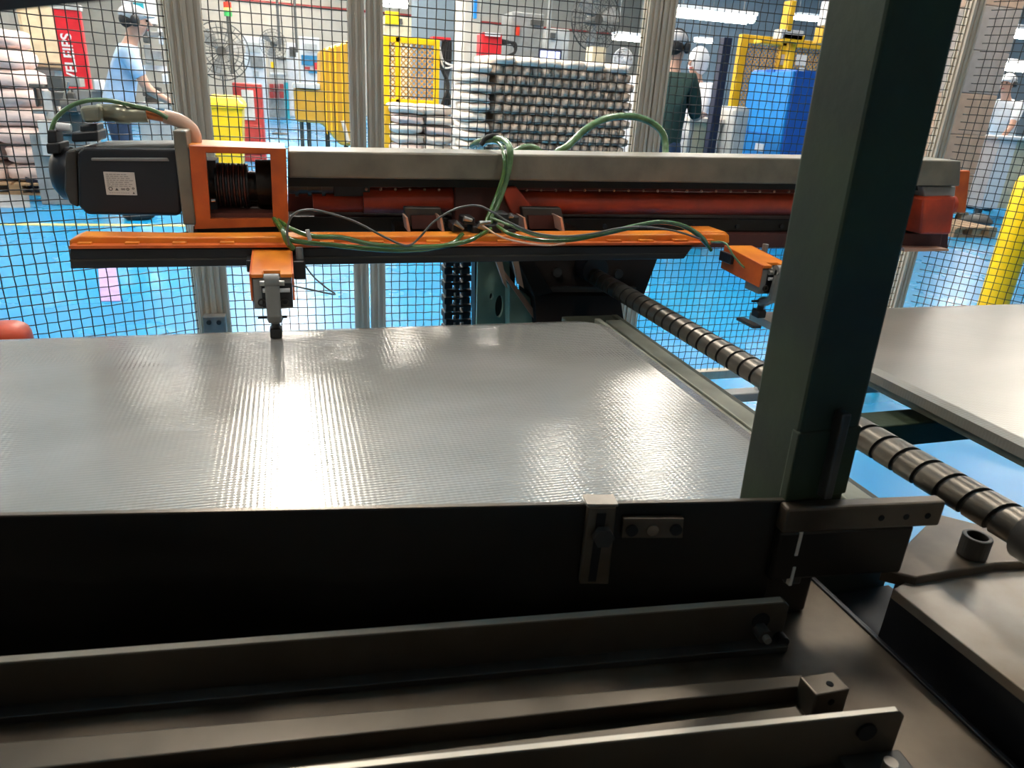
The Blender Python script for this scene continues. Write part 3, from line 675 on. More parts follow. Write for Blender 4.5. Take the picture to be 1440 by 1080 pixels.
# ================================================================== people
def person(loc, yaw, hgt, label, shirt, trous, cap, lean=0.0, arm=((.0, .25, -.45), (.25, .35, -.3)), hood=False, sleeves=.55, turn=0, earmuff=True):
    """One skinned body (head, trunk, limbs, fingers); clothes and cap are children. Local frame: faces +Y, right +X."""
    k = hgt / 1.75
    r = thing('person', label, 'person', loc, rotz=yaw, local=True); r.scale = (k, k, k)
    verts = []; edges = []; rad = []
    def add(p, ra, par=None):
        verts.append(V(p)); rad.append(ra)
        if par is not None: edges.append((par, len(verts) - 1))
        return len(verts) - 1
    L = lambda z: lean * max(0, z - .95)
    pel = add((0, 0, .95), (.115, .085)); wai = add((0, L(1.1), 1.10), (.11, .08), pel); che = add((0, L(1.3), 1.30), (.13, .085), wai)
    nb = add((0, L(1.45), 1.45), (.07, .065), che); nt = add((0, L(1.53) + .01, 1.53), (.055, .055), nb)
    h1 = add((0, L(1.6) + .025, 1.59), (.070, .082), nt); h2 = add((0, L(1.66) + .02, 1.68), (.074, .092), h1); add((0, L(1.7) + .01, 1.735), (.045, .055), h2)
    A = {}
    for s in (-1, 1):
        sh = add((s * .17, L(1.4), 1.40), (.05, .05), che)
        e, w_ = arm
        base = V((s * .19, L(1.38), 1.37))
        el = base + V((s * e[0] + s * .04, e[1] * .6, e[2] * .62)).normalized() * .28 if False else base + V((s * .05, e[1], e[2])).normalized() * .28
        wr = el + V((-s * .10, w_[1], w_[2])).normalized() * .25
        i_e = add(el, (.042, .042), sh); i_w = add(wr, (.028, .026), i_e)
        d = (wr - el).normalized(); hd = add(wr + d * .07, (.036, .018), i_w); A[s] = (base, el, wr, d)
        sidev = d.cross(V((0, 0, 1))).normalized()
        for q, ln in ((-1.5, .055), (-.5, .07), (.5, .068), (1.5, .055)):
            kn = add(wr + d * .105 + sidev * q * .018, (.009, .009), hd); k2 = add(wr + d * (.105 + ln * .6) + sidev * q * .019 + V((0, 0, -.008)), (.008, .008), kn); add(wr + d * (.10 + ln) + sidev * q * .018 + V((0, 0, -.022)), (.007, .007), k2)
        th = add(wr + d * .045 + sidev * (-s) * .038, (.011, .011), hd); add(wr + d * .085 + sidev * (-s) * .052 + V((0, 0, -.01)), (.009, .009), th)
        hp = add((s * .085, 0, .87), (.075, .075), pel); kn_ = add((s * .10, .02, .48), (.055, .058), hp); an = add((s * .10, -.01, .09), (.036, .04), kn_); add((s * .11, .12, .045), (.038, .032), an)
    me = bpy.data.meshes.new('body'); me.from_pydata([tuple(v) for v in verts], edges, []); me.materials.append(M['skin'])
    o = bpy.data.objects.new('body', me); C.objects.link(o); o.parent = r
    md = o.modifiers.new('skin', 'SKIN'); md.use_smooth_shade = True
    sv = me.skin_vertices[0].data
    for i, q in enumerate(rad): sv[i].radius = q
    sv[0].use_root = True
    o.modifiers.new('sub', 'SUBSURF').levels = 1; o.modifiers['sub'].render_levels = 2
    # face
    hx = L(1.64)
    MB().tube([(0, hx + .105, 1.655), (0, hx + .128, 1.62), (0, hx + .105, 1.612)], [.010, .016, .010], 8).build('nose', 'skin', r)
    for s in (-1, 1):
        MB().ball((s * .030, hx + .098, 1.655), .011, n=10, k=6).build('eye', 'dark_hair', r)
        MB().ball((s * .078, hx + .01, 1.64), .012, .02, .032, n=10, k=6).build('ear', 'skin', r)
    MB().ball((0, hx + .098, 1.585), .024, .010, .007, n=10, k=6).build('mouth', 'red_cabinet', r)
    # clothes
    def cloth(name, chain, m, join=None):
        vs = []; es = []; rr = []
        for c in chain:
            s0_ = len(vs)
            for i, (p, q) in enumerate(c):
                vs.append(tuple(p)); rr.append(q)
                if i: es.append((len(vs) - 2, len(vs) - 1))
            if s0_ and join is not None: es.append((join, s0_))
        me = bpy.data.meshes.new(name); me.from_pydata(vs, es, []); me.materials.append(M[m]); oo = bpy.data.objects.new(name, me); C.objects.link(oo); oo.parent = r
        mm = oo.modifiers.new('skin', 'SKIN'); mm.use_smooth_shade = True
        for i, q in enumerate(rr): me.skin_vertices[0].data[i].radius = q
        me.skin_vertices[0].data[0].use_root = True
        sb = oo.modifiers.new('sub', 'SUBSURF'); sb.levels = 1; sb.render_levels = 2
    tr = [((0, L(1.3), 1.30), (.195, .135)), ((0, L(1.1), 1.10), (.165, .13)), ((0, 0, .95), (.175, .14)), ((0, 0, .86), (.178, .142))]
    ch = [tr, [((0, L(1.43), 1.44), (.10, .09))]]
    for s in (-1, 1):
        base, el, wr, d = A[s]; t = sleeves
        mid = base.lerp(el, min(1, t * 1.4)); c_ = [((s * .18, L(1.4), 1.40), (.078, .078)), (mid, (.062, .062))]
        if t > .8: c_ += [(el, (.058, .058)), (el.lerp(wr, .85), (.042, .042))]
        ch.append(c_)
    cloth('shirt', ch, shirt, 0)
    cloth('trousers', [[((0, 0, 1.02), (.14, .11)), ((0, 0, .92), (.15, .12))]] + [[((s * .085, 0, .82), (.10, .105)), ((s * .105, .02, .48), (.078, .08)), ((s * .105, -.01, .12), (.062, .066))] for s in (-1, 1)], trous, 1)
    for s in (-1, 1): MB().ball((s * .11, .055, .045), .052, .135, .05, n=12, k=8, power=.8).build('shoe', 'black_rubber', r)
    if hood: MB().ball((0, hx - .012, 1.655), .105, .115, .145, 16, 10).build('hood', cap, r)
    else:
        MB().ball((0, hx - .005, 1.70), .096, .112, .075, 16, 10).build('cap', cap, r); cp_ = [o_ for o_ in C.objects][-1]
        MB().ball((0, hx + .10, 1.69), .07, .07, .012, 14, 6).build('cap_brim', cap, cp_)
        MB().ball((0, hx - .045, 1.655), .082, .075, .07, 14, 8).build('hair', 'dark_hair', r)
    if earmuff:
        for s in (-1, 1): MB().ball((s * .098, hx + .005, 1.645), .024, .036, .045, 12, 8, power=.8).build('ear_muff', 'black_rubber', r)
        MB().tube([V((.1 * math.cos(t_), hx, 1.66 + .125 * math.sin(t_))) for t_ in [math.pi * i / 12 for i in range(13)]], .008, 6).build('ear_muff_band', 'black_rubber', r)
    return r
def foot(px, Y): return onY(px, 90, Y).x
person((foot(156, 7.4), 7.4, 0), math.radians(-80), 1.76, 'worker in pale blue shirt with cap and black ear muffs, left of the first post', 'shirt_pale', 'trouser_blue', 'cap_grey', lean=.32, arm=((0, .25, -.55), (0, .6, -.35)), sleeves=.5)
person((foot(954, 6.0) - .06, 6.0, 0), math.radians(-50), 1.82, 'worker in dark green shirt and jeans with grey cap, right of the third fence post', 'shirt_green', 'trouser_blue', 'cap_grey', lean=.05, arm=((0, .3, -.6), (0, .6, .05)), sleeves=.95)
person((foot(1000, 7.4) - .10, 7.4, 0), math.radians(110), 1.80, 'worker in white clothes and white hood facing the green shirted worker', 'shirt_white', 'shirt_white', 'shirt_white', lean=.12, arm=((0, .3, -.6), (0, .6, -.1)), hood=True, sleeves=.95, earmuff=False)
person((foot(1440, 9.0), 9.0, 0), math.radians(110), 1.95, 'worker in white and pale blue bending over the worktop at the right edge', 'shirt_white', 'trouser_blue', 'shirt_white', lean=.5, arm=((0, .35, -.55), (0, .4, -.5)), sleeves=.6)

# ================================================================== the wire fence
YFN = 2.6; ZT = 2.1
def profile(mb, cx, cy, s, z0, z1):              # slotted aluminium extrusion
    h = s / 2; g = s * .11; d = s * .14
    P = []
    def side(a, b, nx, ny):                      # a->b corner to corner; grooves at 1/3 and 2/3
        for t in (.30, .70):
            for (tt, dd) in ((t - g / s, 0), (t - g / s, d), (t + g / s, d), (t + g / s, 0)):
                P.append((a[0] + (b[0] - a[0]) * tt - nx * dd, a[1] + (b[1] - a[1]) * tt - ny * dd))
    c = [(cx - h, cy - h), (cx + h, cy - h), (cx + h, cy + h), (cx - h, cy + h)]
    nr = [(0, -1), (1, 0), (0, 1), (-1, 0)]
    for i in range(4): P.append(c[i]); side(c[i], c[(i + 1) % 4], *nr[i])
    mb.extr([(p[0], p[1], z0) for p in P], (0, 0, z1 - z0))
    return mb
def wires(x0, x1, z0, z1, pitch=.0305, r=.0016, amp=.0022):
    mb = MB(); nx = int((x1 - x0) / pitch); nz = int((z1 - z0) / pitch); ox = (x1 - x0 - (nx - 1) * pitch) / 2; oz = (z1 - z0 - (nz - 1) * pitch) / 2
    for i in range(nx):
        x = x0 + ox + i * pitch; w2 = random.uniform(-.0015, .0015)
        P = [V((x + w2, amp * (1 if (i) % 2 else -1), z0))] + [V((x + w2 + random.uniform(-.0008, .0008), amp * (1 if (i + j) % 2 else -1), z0 + oz + j * pitch)) for j in range(nz)] + [V((x, 0, z1))]
        mb.tube(P, r, 4, cap=False)
    for j in range(nz):
        z = z0 + oz + j * pitch
        P = [V((x0, 0, z))] + [V((x0 + ox + i * pitch, -amp * (1 if (i + j) % 2 else -1), z + random.uniform(-.0008, .0008))) for i in range(nx)] + [V((x1, 0, z))]
        mb.tube(P, r, 4, cap=False)
    return mb
def fence_panel(x, y, ang, width, label, ps=.05, left=True, right=True, zb=.12):
    r = thing('fence_panel', label, 'fence', (x, y, 0), rotz=ang, local=True)
    if left: profile(MB(), ps / 2, 0, ps, 0, ZT).build('post', 'aluminium', r)
    if right: profile(MB(), width - ps / 2, 0, ps, 0, ZT).build('post', 'aluminium', r)
    for z in (zb, ZT - .05): MB().box(ps, width - ps, -.02, .02, z, z + .04).build('rail', 'aluminium', r, bevel=.003)
    wires(ps if left else 0, width - ps if right else width, zb + .04, ZT - .05).build('wire_mesh', 'wire', r, stuff=True)
    return r
xp = [onY(a, 100, YFN).x for a in (238, 264, 268, 290, 490, 514, 517, 540, 898, 919, 922, 944, 1340)]
PS = .052
# left panel: swings toward the camera on its left
angL = math.atan2(.426, .905)
Lp = V((xp[1] - .002, YFN, 0)); WL = 1.75
fence_panel(Lp.x - WL * math.cos(angL), Lp.y - WL * math.sin(angL), angL, WL, 'wire fence panel at the far left, angled toward the machine')
fence_panel(xp[1] + .006, YFN, 0, xp[5] - xp[1] - .010, 'narrow wire fence panel between the left post pair and the middle post pair')
fence_panel(xp[5] + .006, YFN, 0, xp[9] - xp[5] - .012, 'wire fence panel in front of the big roll stack')
x4 = onY(1354, 100, YFN).x
fence_panel(xp[9] + .002, YFN, 0, x4 - xp[9] - .004, 'wire fence panel in front of the green shirted worker and blue cabinet')
angR = math.atan2(-.87, .49)
fence_panel(x4 + .03, YFN - .03, angR, 1.5, 'wire fence panel at the far right, angled toward the machine', left=False)
# hinge blocks at the foot of the left post
r = thing('hinge_block', 'small dark steel hinge block low on the left fence posts', 'bracket', onY(300, 455, YFN - .06))
m = MB(); bx(m, 286, 445, 318, 470, YFN - .075, .04); m.build('block', 'grey_cast', r, bevel=.004)
for x_ in (294, 308): MB().cyl(onY(x_, 453, YFN - .08), onY(x_, 453, YFN - .08) + V((0, -.008, 0)), .008, 12).build('bolt', 'black_rubber', r)

# ================================================================== the machine: bed, plates, screw
ZP = .80
def rounded(x0, x1, y0, y1, rr, corners, n=8):    # polygon with some rounded corners (order: BL, BR, TR, TL)
    P = []
    cs = [(x0, y0, 180), (x1, y0, 270), (x1, y1, 0), (x0, y1, 90)]; sg = [(1, 1), (-1, 1), (-1, -1), (1, -1)]
    for i, (cx, cy, a0) in enumerate(cs):
        if i in corners:
            ox, oy = cx + sg[i][0] * rr, cy + sg[i][1] * rr
            for j in range(n + 1): t = math.radians(a0 + 90 * j / n); P.append((ox + rr * math.cos(t), oy + rr * math.sin(t)))
        else: P.append((cx, cy))
    return P
def plate(name, x0, x1, y0, y1, label, m, corners, th=.018, skew=0.0):
    r = thing(name, label, 'plate', ((x0 + x1) / 2, (y0 + y1) / 2, ZP - th)); e = .022
    outer = rounded(x0, x1, y0, y1, .065, corners); inner = rounded(x0 + e, x1 - e, y0 + e, y1 - e, .035, corners)
    outer[0] = (outer[0][0], outer[0][1] + skew); inner[0] = (inner[0][0], inner[0][1] + skew)
    mb = MB(); n = len(outer)
    mb.add([(p[0], p[1], ZP - th) for p in outer] + [(p[0], p[1], ZP - .004) for p in outer] + [(p[0], p[1], ZP) for p in inner],
           [tuple(range(n))[::-1]] + [(i, (i + 1) % n, n + (i + 1) % n, n + i) for i in range(n)] + [(n + i, n + (i + 1) % n, 2 * n + (i + 1) % n, 2 * n + i) for i in range(n)] + [tuple(range(2 * n, 3 * n))])
    mb.build('sheet', m, r)
    return r
plate('ridged_plate', -.95, .648, .61, 1.405, 'large ridged steel plate lying on the machine bed in the centre', 'plate', (2,), skew=.20)
plate('side_plate', 1.055, 2.3, .45, 1.43, 'second ridged steel plate beyond the screw at the right edge', 'plate_pale', (), th=.022)
# supports under plate 2
r = thing('plate_support', 'dark green support frame holding up the right hand plate', 'frame', (1.3, .95, 0))
p = onZ(1222, 592, .74)
MB().box(.75, 2.2, .90, .96, .70, .745).build('crossbar', 'pillar_green', r, bevel=.003)
MB().box(1.08, 2.25, .46, .52, .70, .776).build('crossbar', 'dark_steel', r, bevel=.003)
MB().box(1.10, 1.16, .52, 1.40, .745, .777).build('runner', 'bed_steel', r, bevel=.003)
MB().box(1.9, 1.96, .52, 1.40, .745, .777).build('runner', 'bed_steel', r, bevel=.003)
MB().box(.74, 1.5, 1.13, 1.16, .70, .72).build('crossbar', 'pale_grey', r, bevel=.003)
for (x_, y_) in ((2.15, .91), (2.15, .47), (1.2, .47)): MB().box(x_, x_ + .05, y_, y_ + .04, 0, .70).build('leg', 'pillar_green', r)
for x_ in (.90, .95):
    MB().cyl((x_, 1.145, .72), (x_, 1.145, .75), .010, 14).build('bolt', 'chrome', r)
# bed
r = thing('machine_bed', 'long machine bed with pale strips under the big plate and the screw', 'machine bed', (0, 1.0, 0))
MB().box(-.95, .60, .84, 1.36, .30, .780).build('table', 'dark_steel', r, bevel=.004)
MB().box(.60, .735, .60, 1.52, .30, .772).build('side_beam', 'bed_groove', r, bevel=.003)
MB().box(.650, .664, .62, 1.44, .772, .790).build('edge_strip', 'bed_steel', r, bevel=.002)
MB().box(.678, .716, .62, 1.44, .772, .785).build('guide_strip', 'bed_steel', r, bevel=.002)
MB().box(.720, .735, .61, 1.50, .772, .779).build('edge_strip', 'bed_groove', r, bevel=.002)
for (x_, y_) in ((-.9, .86), (-.9, 1.26), (.5, .86), (.62, 1.40)): MB().box(x_, x_ + .08, y_, y_ + .08, 0, .30).build('leg', 'pillar_green', r)
# ball screw with a shallow helical groove
def screw(x, z, y0, y1, R, pitch, n=28):
    mb = MB(); prof = [(0, R, 0), (.80, R, 0), (.83, R * .84, 1), (.97, R * .84, 1)]
    k = int((y1 - y0) / pitch); rows = []
    for t in range(k):
        for (f, rr, g) in prof: rows.append((t * pitch + f * pitch, rr, g))
    rows.append((k * pitch, R, 0))
    vs = []
    for (o, rr, g) in rows:
        for j in range(n + 1):
            th = 2 * math.pi * j / n; yy = min(max(y0 + o + pitch * (j / n) - pitch, y0), y1)
            vs.append((x + rr * math.cos(th), yy, z + rr * math.sin(th)))
    fA = []; fB = []
    for i in range(len(rows) - 1):
        tgt = fB if (rows[i][2] or rows[i + 1][2]) else fA
        for j in range(n): a_ = i * (n + 1) + j; tgt.append((a_, a_ + n + 1, a_ + n + 2, a_ + 1))
    vs = [(q[0], q[1], q[2] - .016 * max(0, q[1] - .45) / 1.2) for q in vs]
    mb.add(vs, fA, 0, True); o_ = len(vs); mb.add(vs, fB, 1, False)
    return mb
r = thing('ball_screw', 'long steel screw shaft with dark spiral groove running beside the bed', 'screw shaft', (.712, 1.0, .84))
screw(.712, .862, .425, 1.66, .0205, .0335).build('shaft', ['screw_steel', 'screw_groove'], r)
MB().cyl((.712, .33, .862), (.712, .440, .862), .029, 28).build('collar', 'dark_steel', r, bevel=.003)
MB().box(.675, .755, .22, .325, .772, .905).build('bearing_block', 'dark_steel', r, bevel=.006)
MB().cyl((.712, 1.60, .862), (.712, 1.70, .862), .034, 28).build('nut', 'black_paint', r)

# end casting under the rail
r = thing('end_casting', 'dark cast bearing block at the far end of the screw below the rail', 'casting', onY(810, 440, 1.56))
m = MB(); polyY(m, [(722, 362), (926, 362), (906, 416), (748, 416)], 1.66, 1.78); m.build('block', 'cast_dark', r, bevel=.004)
m = MB(); polyY(m, [(726, 362), (748, 362), (778, 412), (752, 418)], 1.62, 1.67); m.build('side_rib', 'cast_dark', r, bevel=.003)
m = MB(); polyY(m, [(752, 416), (872, 416), (880, 470), (756, 470)], 1.62, 1.76); m.build('foot', 'cast_dark', r)
m = MB(); polyY(m, [(765, 404), (895, 404), (893, 411), (768, 411)], 1.645, 1.67); m.build('ledge', 'dark_steel', r)
for (x_, y_) in ((782, 382), (868, 384)): MB().cyl(onY(x_, y_, 1.66), onY(x_, y_, 1.66) + V((0, -.012, 0)), .012, 16).build('bolt', 'dark_steel', r)
# green bed end with holes
def holed(outline, holes, th, mi=0, n=20):
    import bmesh
    bm = bmesh.new(); es = []
    loops = [outline] + [[(cx + rx * math.cos(2 * math.pi * i / n), cz + rz * math.sin(2 * math.pi * i / n)) for i in range(n)] for (cx, cz, rx, rz) in holes]
    for lp in loops:
        vs = [bm.verts.new((p[0], 0, p[1])) for p in lp]
        es += [bm.edges.new((vs[i], vs[(i + 1) % len(vs)])) for i in range(len(vs))]
    bmesh.ops.triangle_fill(bm, edges=es, use_beauty=True)
    g = bmesh.ops.extrude_face_region(bm, geom=bm.faces[:])
    for v in [q for q in g['geom'] if isinstance(q, bmesh.types.BMVert)]: v.co.y += th
    bmesh.ops.recalc_face_normals(bm, faces=bm.faces[:])
    bm.verts.index_update(); mb = MB(); mb.add([v.co.copy() for v in bm.verts], [[v.index for v in f.verts] for f in bm.faces], mi); bm.free(); return mb
r = thing('bed_end_frame', 'green painted bed end frame with two holes behind the plate corner', 'frame', onY(705, 460, 1.7))
YG = 1.72
pt = lambda a, b: (onY(a, b, YG).x, onY(a, b, YG).z)
c1 = pt(691, 417); c2 = pt(702, 431)
hm = holed([pt(672, 368), pt(716, 368), pt(722, 470), pt(670, 470)], [(c1[0], c1[1], .005, .009), (c2[0], c2[1], .011, .030)], .012)
for v in hm.v: v.y += YG
hm.build('end_plate', 'bed_green', r)
m = MB(); polyY(m, [(668, 366), (724, 366), (724, 470), (668, 470)], YG + .06, YG + .10); m.build('back_plate', 'panel_steel', r)
m = MB(); polyY(m, [(716, 400), (748, 420), (766, 470), (716, 470)], YG - .06, YG - .02); m.build('brace', 'bed_green', r, bevel=.003)
m = MB(); polyY(m, [(702, 378), (704, 374), (762, 450), (752, 450)], YG - .075, YG - .06); m.build('weld_edge', 'pink_edge', r)
for (a0, a1) in ((697, 706), (721, 729)):
    m = MB(); polyY(m, [(a0, 366), (a1, 366), (a1 + 8, 406), (a0 + 8 + (4 if a0 < 710 else 0), 400)], 1.585, 1.60); m.build('pink_rib', 'shrink_pink', r)

# cable chain
r = thing('cable_chain', 'black plastic cable chain hanging down behind the rail', 'cable chain', onY(645, 450, 1.95))
YH = 1.95
for k in range(15):
    y_ = 324 + k * 10.5; a, b, c, d = rect(626, y_, 662, y_ + 9, YH); off = .002 * ((-1) ** k)
    m = MB(); m.box(a + off, a + .024 + off, YH, YH + .05, c, d); m.box(b - .024 + off, b + off, YH, YH + .05, c, d); m.box(a + .012 + off, b - .012 + off, YH, YH + .006, c + (d - c) * .6, d); m.box((a + b) / 2 - .006, (a + b) / 2 + .006, YH + .001, YH + .045, c, d)
    m.build('link', 'black_rubber', r, bevel=.002)

a, b, c, d = rect(628, 316, 660, 326, YH); MB().box(a, b, 1.80, YH + .05, c, d).build('mount', 'dark_steel', r)
# ================================================================== the carriage axis: beam, servo, rail
r = thing('axis_beam', 'long grey steel box beam carrying the screw drive above the plate', 'beam', onY(870, 260, 1.6))
m = MB(); polyY(m, [(405, 212), (1352, 226), (1350, 262), (405, 250)], 1.60, 1.72); m.build('cover', 'beam_steel', r, bevel=.004)
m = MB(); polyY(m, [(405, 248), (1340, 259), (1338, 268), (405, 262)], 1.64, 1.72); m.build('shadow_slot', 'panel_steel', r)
m = MB(); polyY(m, [(405, 262), (1338, 268), (1332, 350), (900, 347), (650, 345), (272, 333), (272, 318), (405, 318)], 1.76, 1.80); m.build('back_channel', 'dark_red', r)
a = onY(510, 282, 1.68); b = onY(1338, 289, 1.68)
MB().cyl(onY(440, 283, 1.70), b, .024, 24).build('screw_cover', 'red_tube', r)
MB().cyl(a, onY(645, 281, 1.68), .029, 24).build('screw_cover', 'red_tube', r)
MB().cyl(onY(728, 284, 1.68), onY(1336, 288, 1.68), .029, 24).build('screw_cover', 'red_tube', r)
for i in range(30):
    if 640 < 515 + i * 21 < 728: continue
    p = onY(515 + i * 20.5, 266 + i * .12, 1.655); MB().ball(p, .0035, n=8, k=5).build('stud', 'pink_edge', r)
MB().cyl(onY(406, 262, 1.69), onY(478, 263, 1.69), .016, 16).build('spindle', 'bar_steel', r)
for x_ in (414, 432, 452): MB().cyl(onY(x_, 262, 1.69), onY(x_ + 5, 262, 1.69), .022, 16).build('spindle_ring', 'bar_steel', r)
m = MB(); polyY(m, [(470, 256), (520, 256), (520, 276), (470, 276)], 1.66, 1.72); m.build('bearing', 'black_paint', r)
m = MB(); polyY(m, [(405, 304), (1330, 310), (1330, 326), (405, 326)], 1.68, 1.75); m.build('guide_rail', 'panel_steel', r, bevel=.003)
m = MB(); polyY(m, [(800, 328), (1326, 328), (1322, 350), (900, 348), (800, 342)], 1.66, 1.74); m.build('lower_flange', 'dark_red', r, bevel=.003)
for x_ in range(850, 1300, 62): MB().cyl(onY(x_, 318, 1.68), onY(x_, 318, 1.68) + V((0, -.006, 0)), .006, 10).build('bolt', 'black_paint', r)
m = MB(); polyY(m, [(1300, 278), (1346, 276), (1338, 330), (1296, 330)], 1.60, 1.70); m.build('end_bearing', 'red_tube', r, bevel=.008)
m = MB(); polyY(m, [(1298, 262), (1345, 262), (1343, 277), (1300, 277)], 1.62, 1.70); m.build('end_housing', 'mid_grey', r, bevel=.004)
m = MB(); polyY(m, [(1345, 240), (1365, 240), (1358, 300), (1334, 298)], 1.72, 1.74); m.build('end_bracket', 'orange', r, bevel=.003)
m = MB(); polyY(m, [(1272, 349), (1334, 350), (1334, 353), (1272, 354)], 1.62, 1.74); m.build('end_shelf', 'pink_edge', r)
# moving carriage under the beam
r = thing('carriage', 'dark red carriage with brackets and valve fittings in the middle of the beam', 'carriage', onY(690, 320, 1.6))
m = MB(); polyY(m, [(640, 262), (706, 262), (742, 300), (742, 330), (640, 330)], 1.64, 1.68); m.build('plate', 'dark_red', r, bevel=.004)
m = MB(); polyY(m, [(704, 264), (726, 262), (756, 300), (720, 302)], 1.625, 1.66); m.build('red_wedge', 'red_tube', r, bevel=.004)
m = MB(); polyY(m, [(555, 318), (810, 320), (810, 332), (555, 330)], 1.60, 1.66); m.build('base', 'panel_steel', r)
for (x0, x1) in ((568, 628), (733, 797)):
    m = MB(); polyY(m, [(x0, 291), (x1 - 8, 292), (x1, 326), (x0 + 6, 326)], 1.60, 1.62); m.build('bracket', 'dark_steel', r, bevel=.003)
    m = MB(); polyY(m, [(x0 + 10, 303), (x1 - 12, 303), (x1 - 10, 322), (x0 + 12, 322)], 1.592, 1.60); m.build('bracket_recess', 'dark_red', r)
    for q in (x0 + 3, x1 - 9): m = MB(); polyY(m, [(q, 306), (q + 2.5, 306), (q + 6.5, 326), (q + 3, 326)], 1.54, 1.60); m.build('gusset', 'pink_edge', r)
for (x0, y0, x1, y1) in ((636, 314, 650, 326), (652, 306, 668, 316), (676, 316, 706, 330), (700, 300, 716, 322), (664, 318, 676, 330), (716, 304, 730, 318), (708, 322, 726, 330)):
    m = MB(); polyY(m, [(x0, y0), (x1, y0), (x1, y1), (x0, y1)], 1.52, 1.57); m.build('valve', 'black_paint', r, bevel=.003)
for (x0, y0, x1, y1) in ((640, 313, 652, 322), (652, 307, 664, 310), (674, 314, 690, 312), (672, 317, 688, 325), (700, 313, 708, 318), (716, 303, 722, 305)):
    MB().tube([onY(x0, y0, 1.515), onY(x1, y1, 1.515)], [.006, .003], 10).build('fitting', 'steel', r)

# servo motor
YSf, YSb = 1.60, 1.74
r = thing('servo_motor', 'large black servo motor with rating label and metal connectors at the left', 'motor', onY(170, 300, 1.67))
m = MB(); polyY(m, [(108, 215), (118, 207), (250, 209), (253, 214), (256, 298), (250, 304), (122, 302), (110, 290)], YSf, YSb); m.build('body', 'black_paint', r, bevel=.008, seg=3)
m = MB(); polyY(m, [(128, 222), (235, 222), (238, 227), (128, 226)], YSf - .004, YSf + .004); m.build('highlight_strip', 'grey_cast', r, bevel=.0015)  # pale strip painted as the highlight along the motor's upper edge
m = MB(); polyY(m, [(134, 203), (246, 202), (246, 209), (134, 209)], YSf + .02, YSb - .02); m.build('top_cover', 'grey_cast', r, bevel=.003)
m = MB(); polyY(m, [(92, 212), (107, 210), (110, 292), (98, 287), (90, 268)], YSf + .005, YSb - .005); m.build('rear_flange', 'dark_steel', r, bevel=.004)
cz = onY(80, 250, YSf).z; cx0 = onY(62, 250, YSf).x; cx1 = onY(92, 250, YSf).x
MB().tube([(cx0, 1.67, cz), (cx0 + .012, 1.67, cz), (cx1, 1.67, cz)], [.034, .05, .052], 24).build('encoder_cap', 'black_paint', r)
a, b, c, d = rect(252, 182, 270, 318, YSf); MB().box(a, b, YSf - .02, YSb + .02, onY(260, 314, YSf).z, onY(260, 183, YSf).z).build('mounting_flange', 'beam_steel', r, bevel=.003)
a, b, c, d = rect(148, 242, 191, 274, YSf)
lab_ = MB().box(a, b, YSf - .0025, YSf - .0005, c, d).build('rating_label', 'label_white', r)
W, Hh = b - a, d - c; ink = MB()
for k in range(7): # rows of fine print
    zz_ = d - Hh * (.10 + .085 * k); x_ = a + W * .07
    while x_ < a + W * (.80 if k > 0 else .72):
        ww = W * random.uniform(.05, .16); ink.box(x_, x_ + ww, YSf - .0032, YSf - .0024, zz_ - Hh * .018, zz_ + Hh * .018, 1); x_ += ww + W * random.uniform(.02, .05)
ink.ring((a + W * .16, YSf - .0024, c + Hh * .27), (0, -1, 0), W * .07, W * .045, .0008, 20, 0)
ink.add([(a + W * .30, YSf - .0032, c + Hh * .2), (a + W * .42, YSf - .0032, c + Hh * .2), (a + W * .36, YSf - .0032, c + Hh * .32)], [(0, 1, 2)], 0)
ink.add([(a + W * .86, YSf - .0032, c + Hh * .06), (a + W * .94, YSf - .0032, c + Hh * .06), (a + W * .90, YSf - .0032, c + Hh * .16)], [(0, 1, 2)], 0)
for (u, v_, s_) in ((.53, .26, .035), (.60, .26, .035), (.72, .26, .05), (.90, .30, .04)): ink.ring((a + W * u, YSf - .0024, c + Hh * v_), (0, -1, 0), W * s_, W * s_ * .5, .0008, 12, 0)
for k in range(9): ink.box(a + W * (.10 + .075 * k), a + W * (.155 + .075 * k), YSf - .0032, YSf - .0024, c + Hh * .08, c + Hh * .11, 1)
ink.build('label_print', ['label_ink', 'label_grey'], lab_)
m = MB(); polyY(m, [(100, 186), (137, 183), (138, 199), (100, 200)], YSf + .03, YSb - .03); m.build('terminal_block', 'black_paint', r, bevel=.004)
m = MB(); polyY(m, [(112, 176), (136, 174), (137, 186), (112, 186)], YSf + .04, YSb - .04); m.build('connector_foot', 'black_paint', r, bevel=.003)
m = MB(); polyY(m, [(110, 150), (140, 147), (142, 172), (116, 173)], YSf + .03, YSb - .05); m.build('connector_elbow', 'connector', r, bevel=.008, seg=3)
MB().tube([onY(138, 158, 1.67), onY(160, 159, 1.67), onY(162, 159, 1.67), onY(180, 160, 1.67), onY(182, 160, 1.67), onY(207, 160, 1.67)], [.016, .017, .0195, .0195, .017, .017], 20).build('power_connector', 'connector', r)
m = MB(); polyY(m, [(66, 183), (78, 183), (80, 202), (66, 202)], YSf + .04, YSb - .05); m.build('signal_plug', 'black_rubber', r, bevel=.003)
m = MB(); polyY(m, [(64, 202), (84, 201), (84, 216), (66, 217)], YSf + .03, YSb - .04); m.build('signal_plug', 'black_rubber', r, bevel=.003)
MB().cyl(onY(80, 178, 1.66), onY(100, 180, 1.66), .008, 12).build('small_plug', 'white_plastic', r)
m = wtube([(206, 160), (232, 164)], 1.67, .0105, 12); m.build('power_cable', 'cable_orange', r)
m = wtube([(231, 163.5), (250, 169), (265, 178), (273, 190), (274, 208)], 1.67, .014, 12); m.build('cable_sleeve', 'shrink_pink', r)
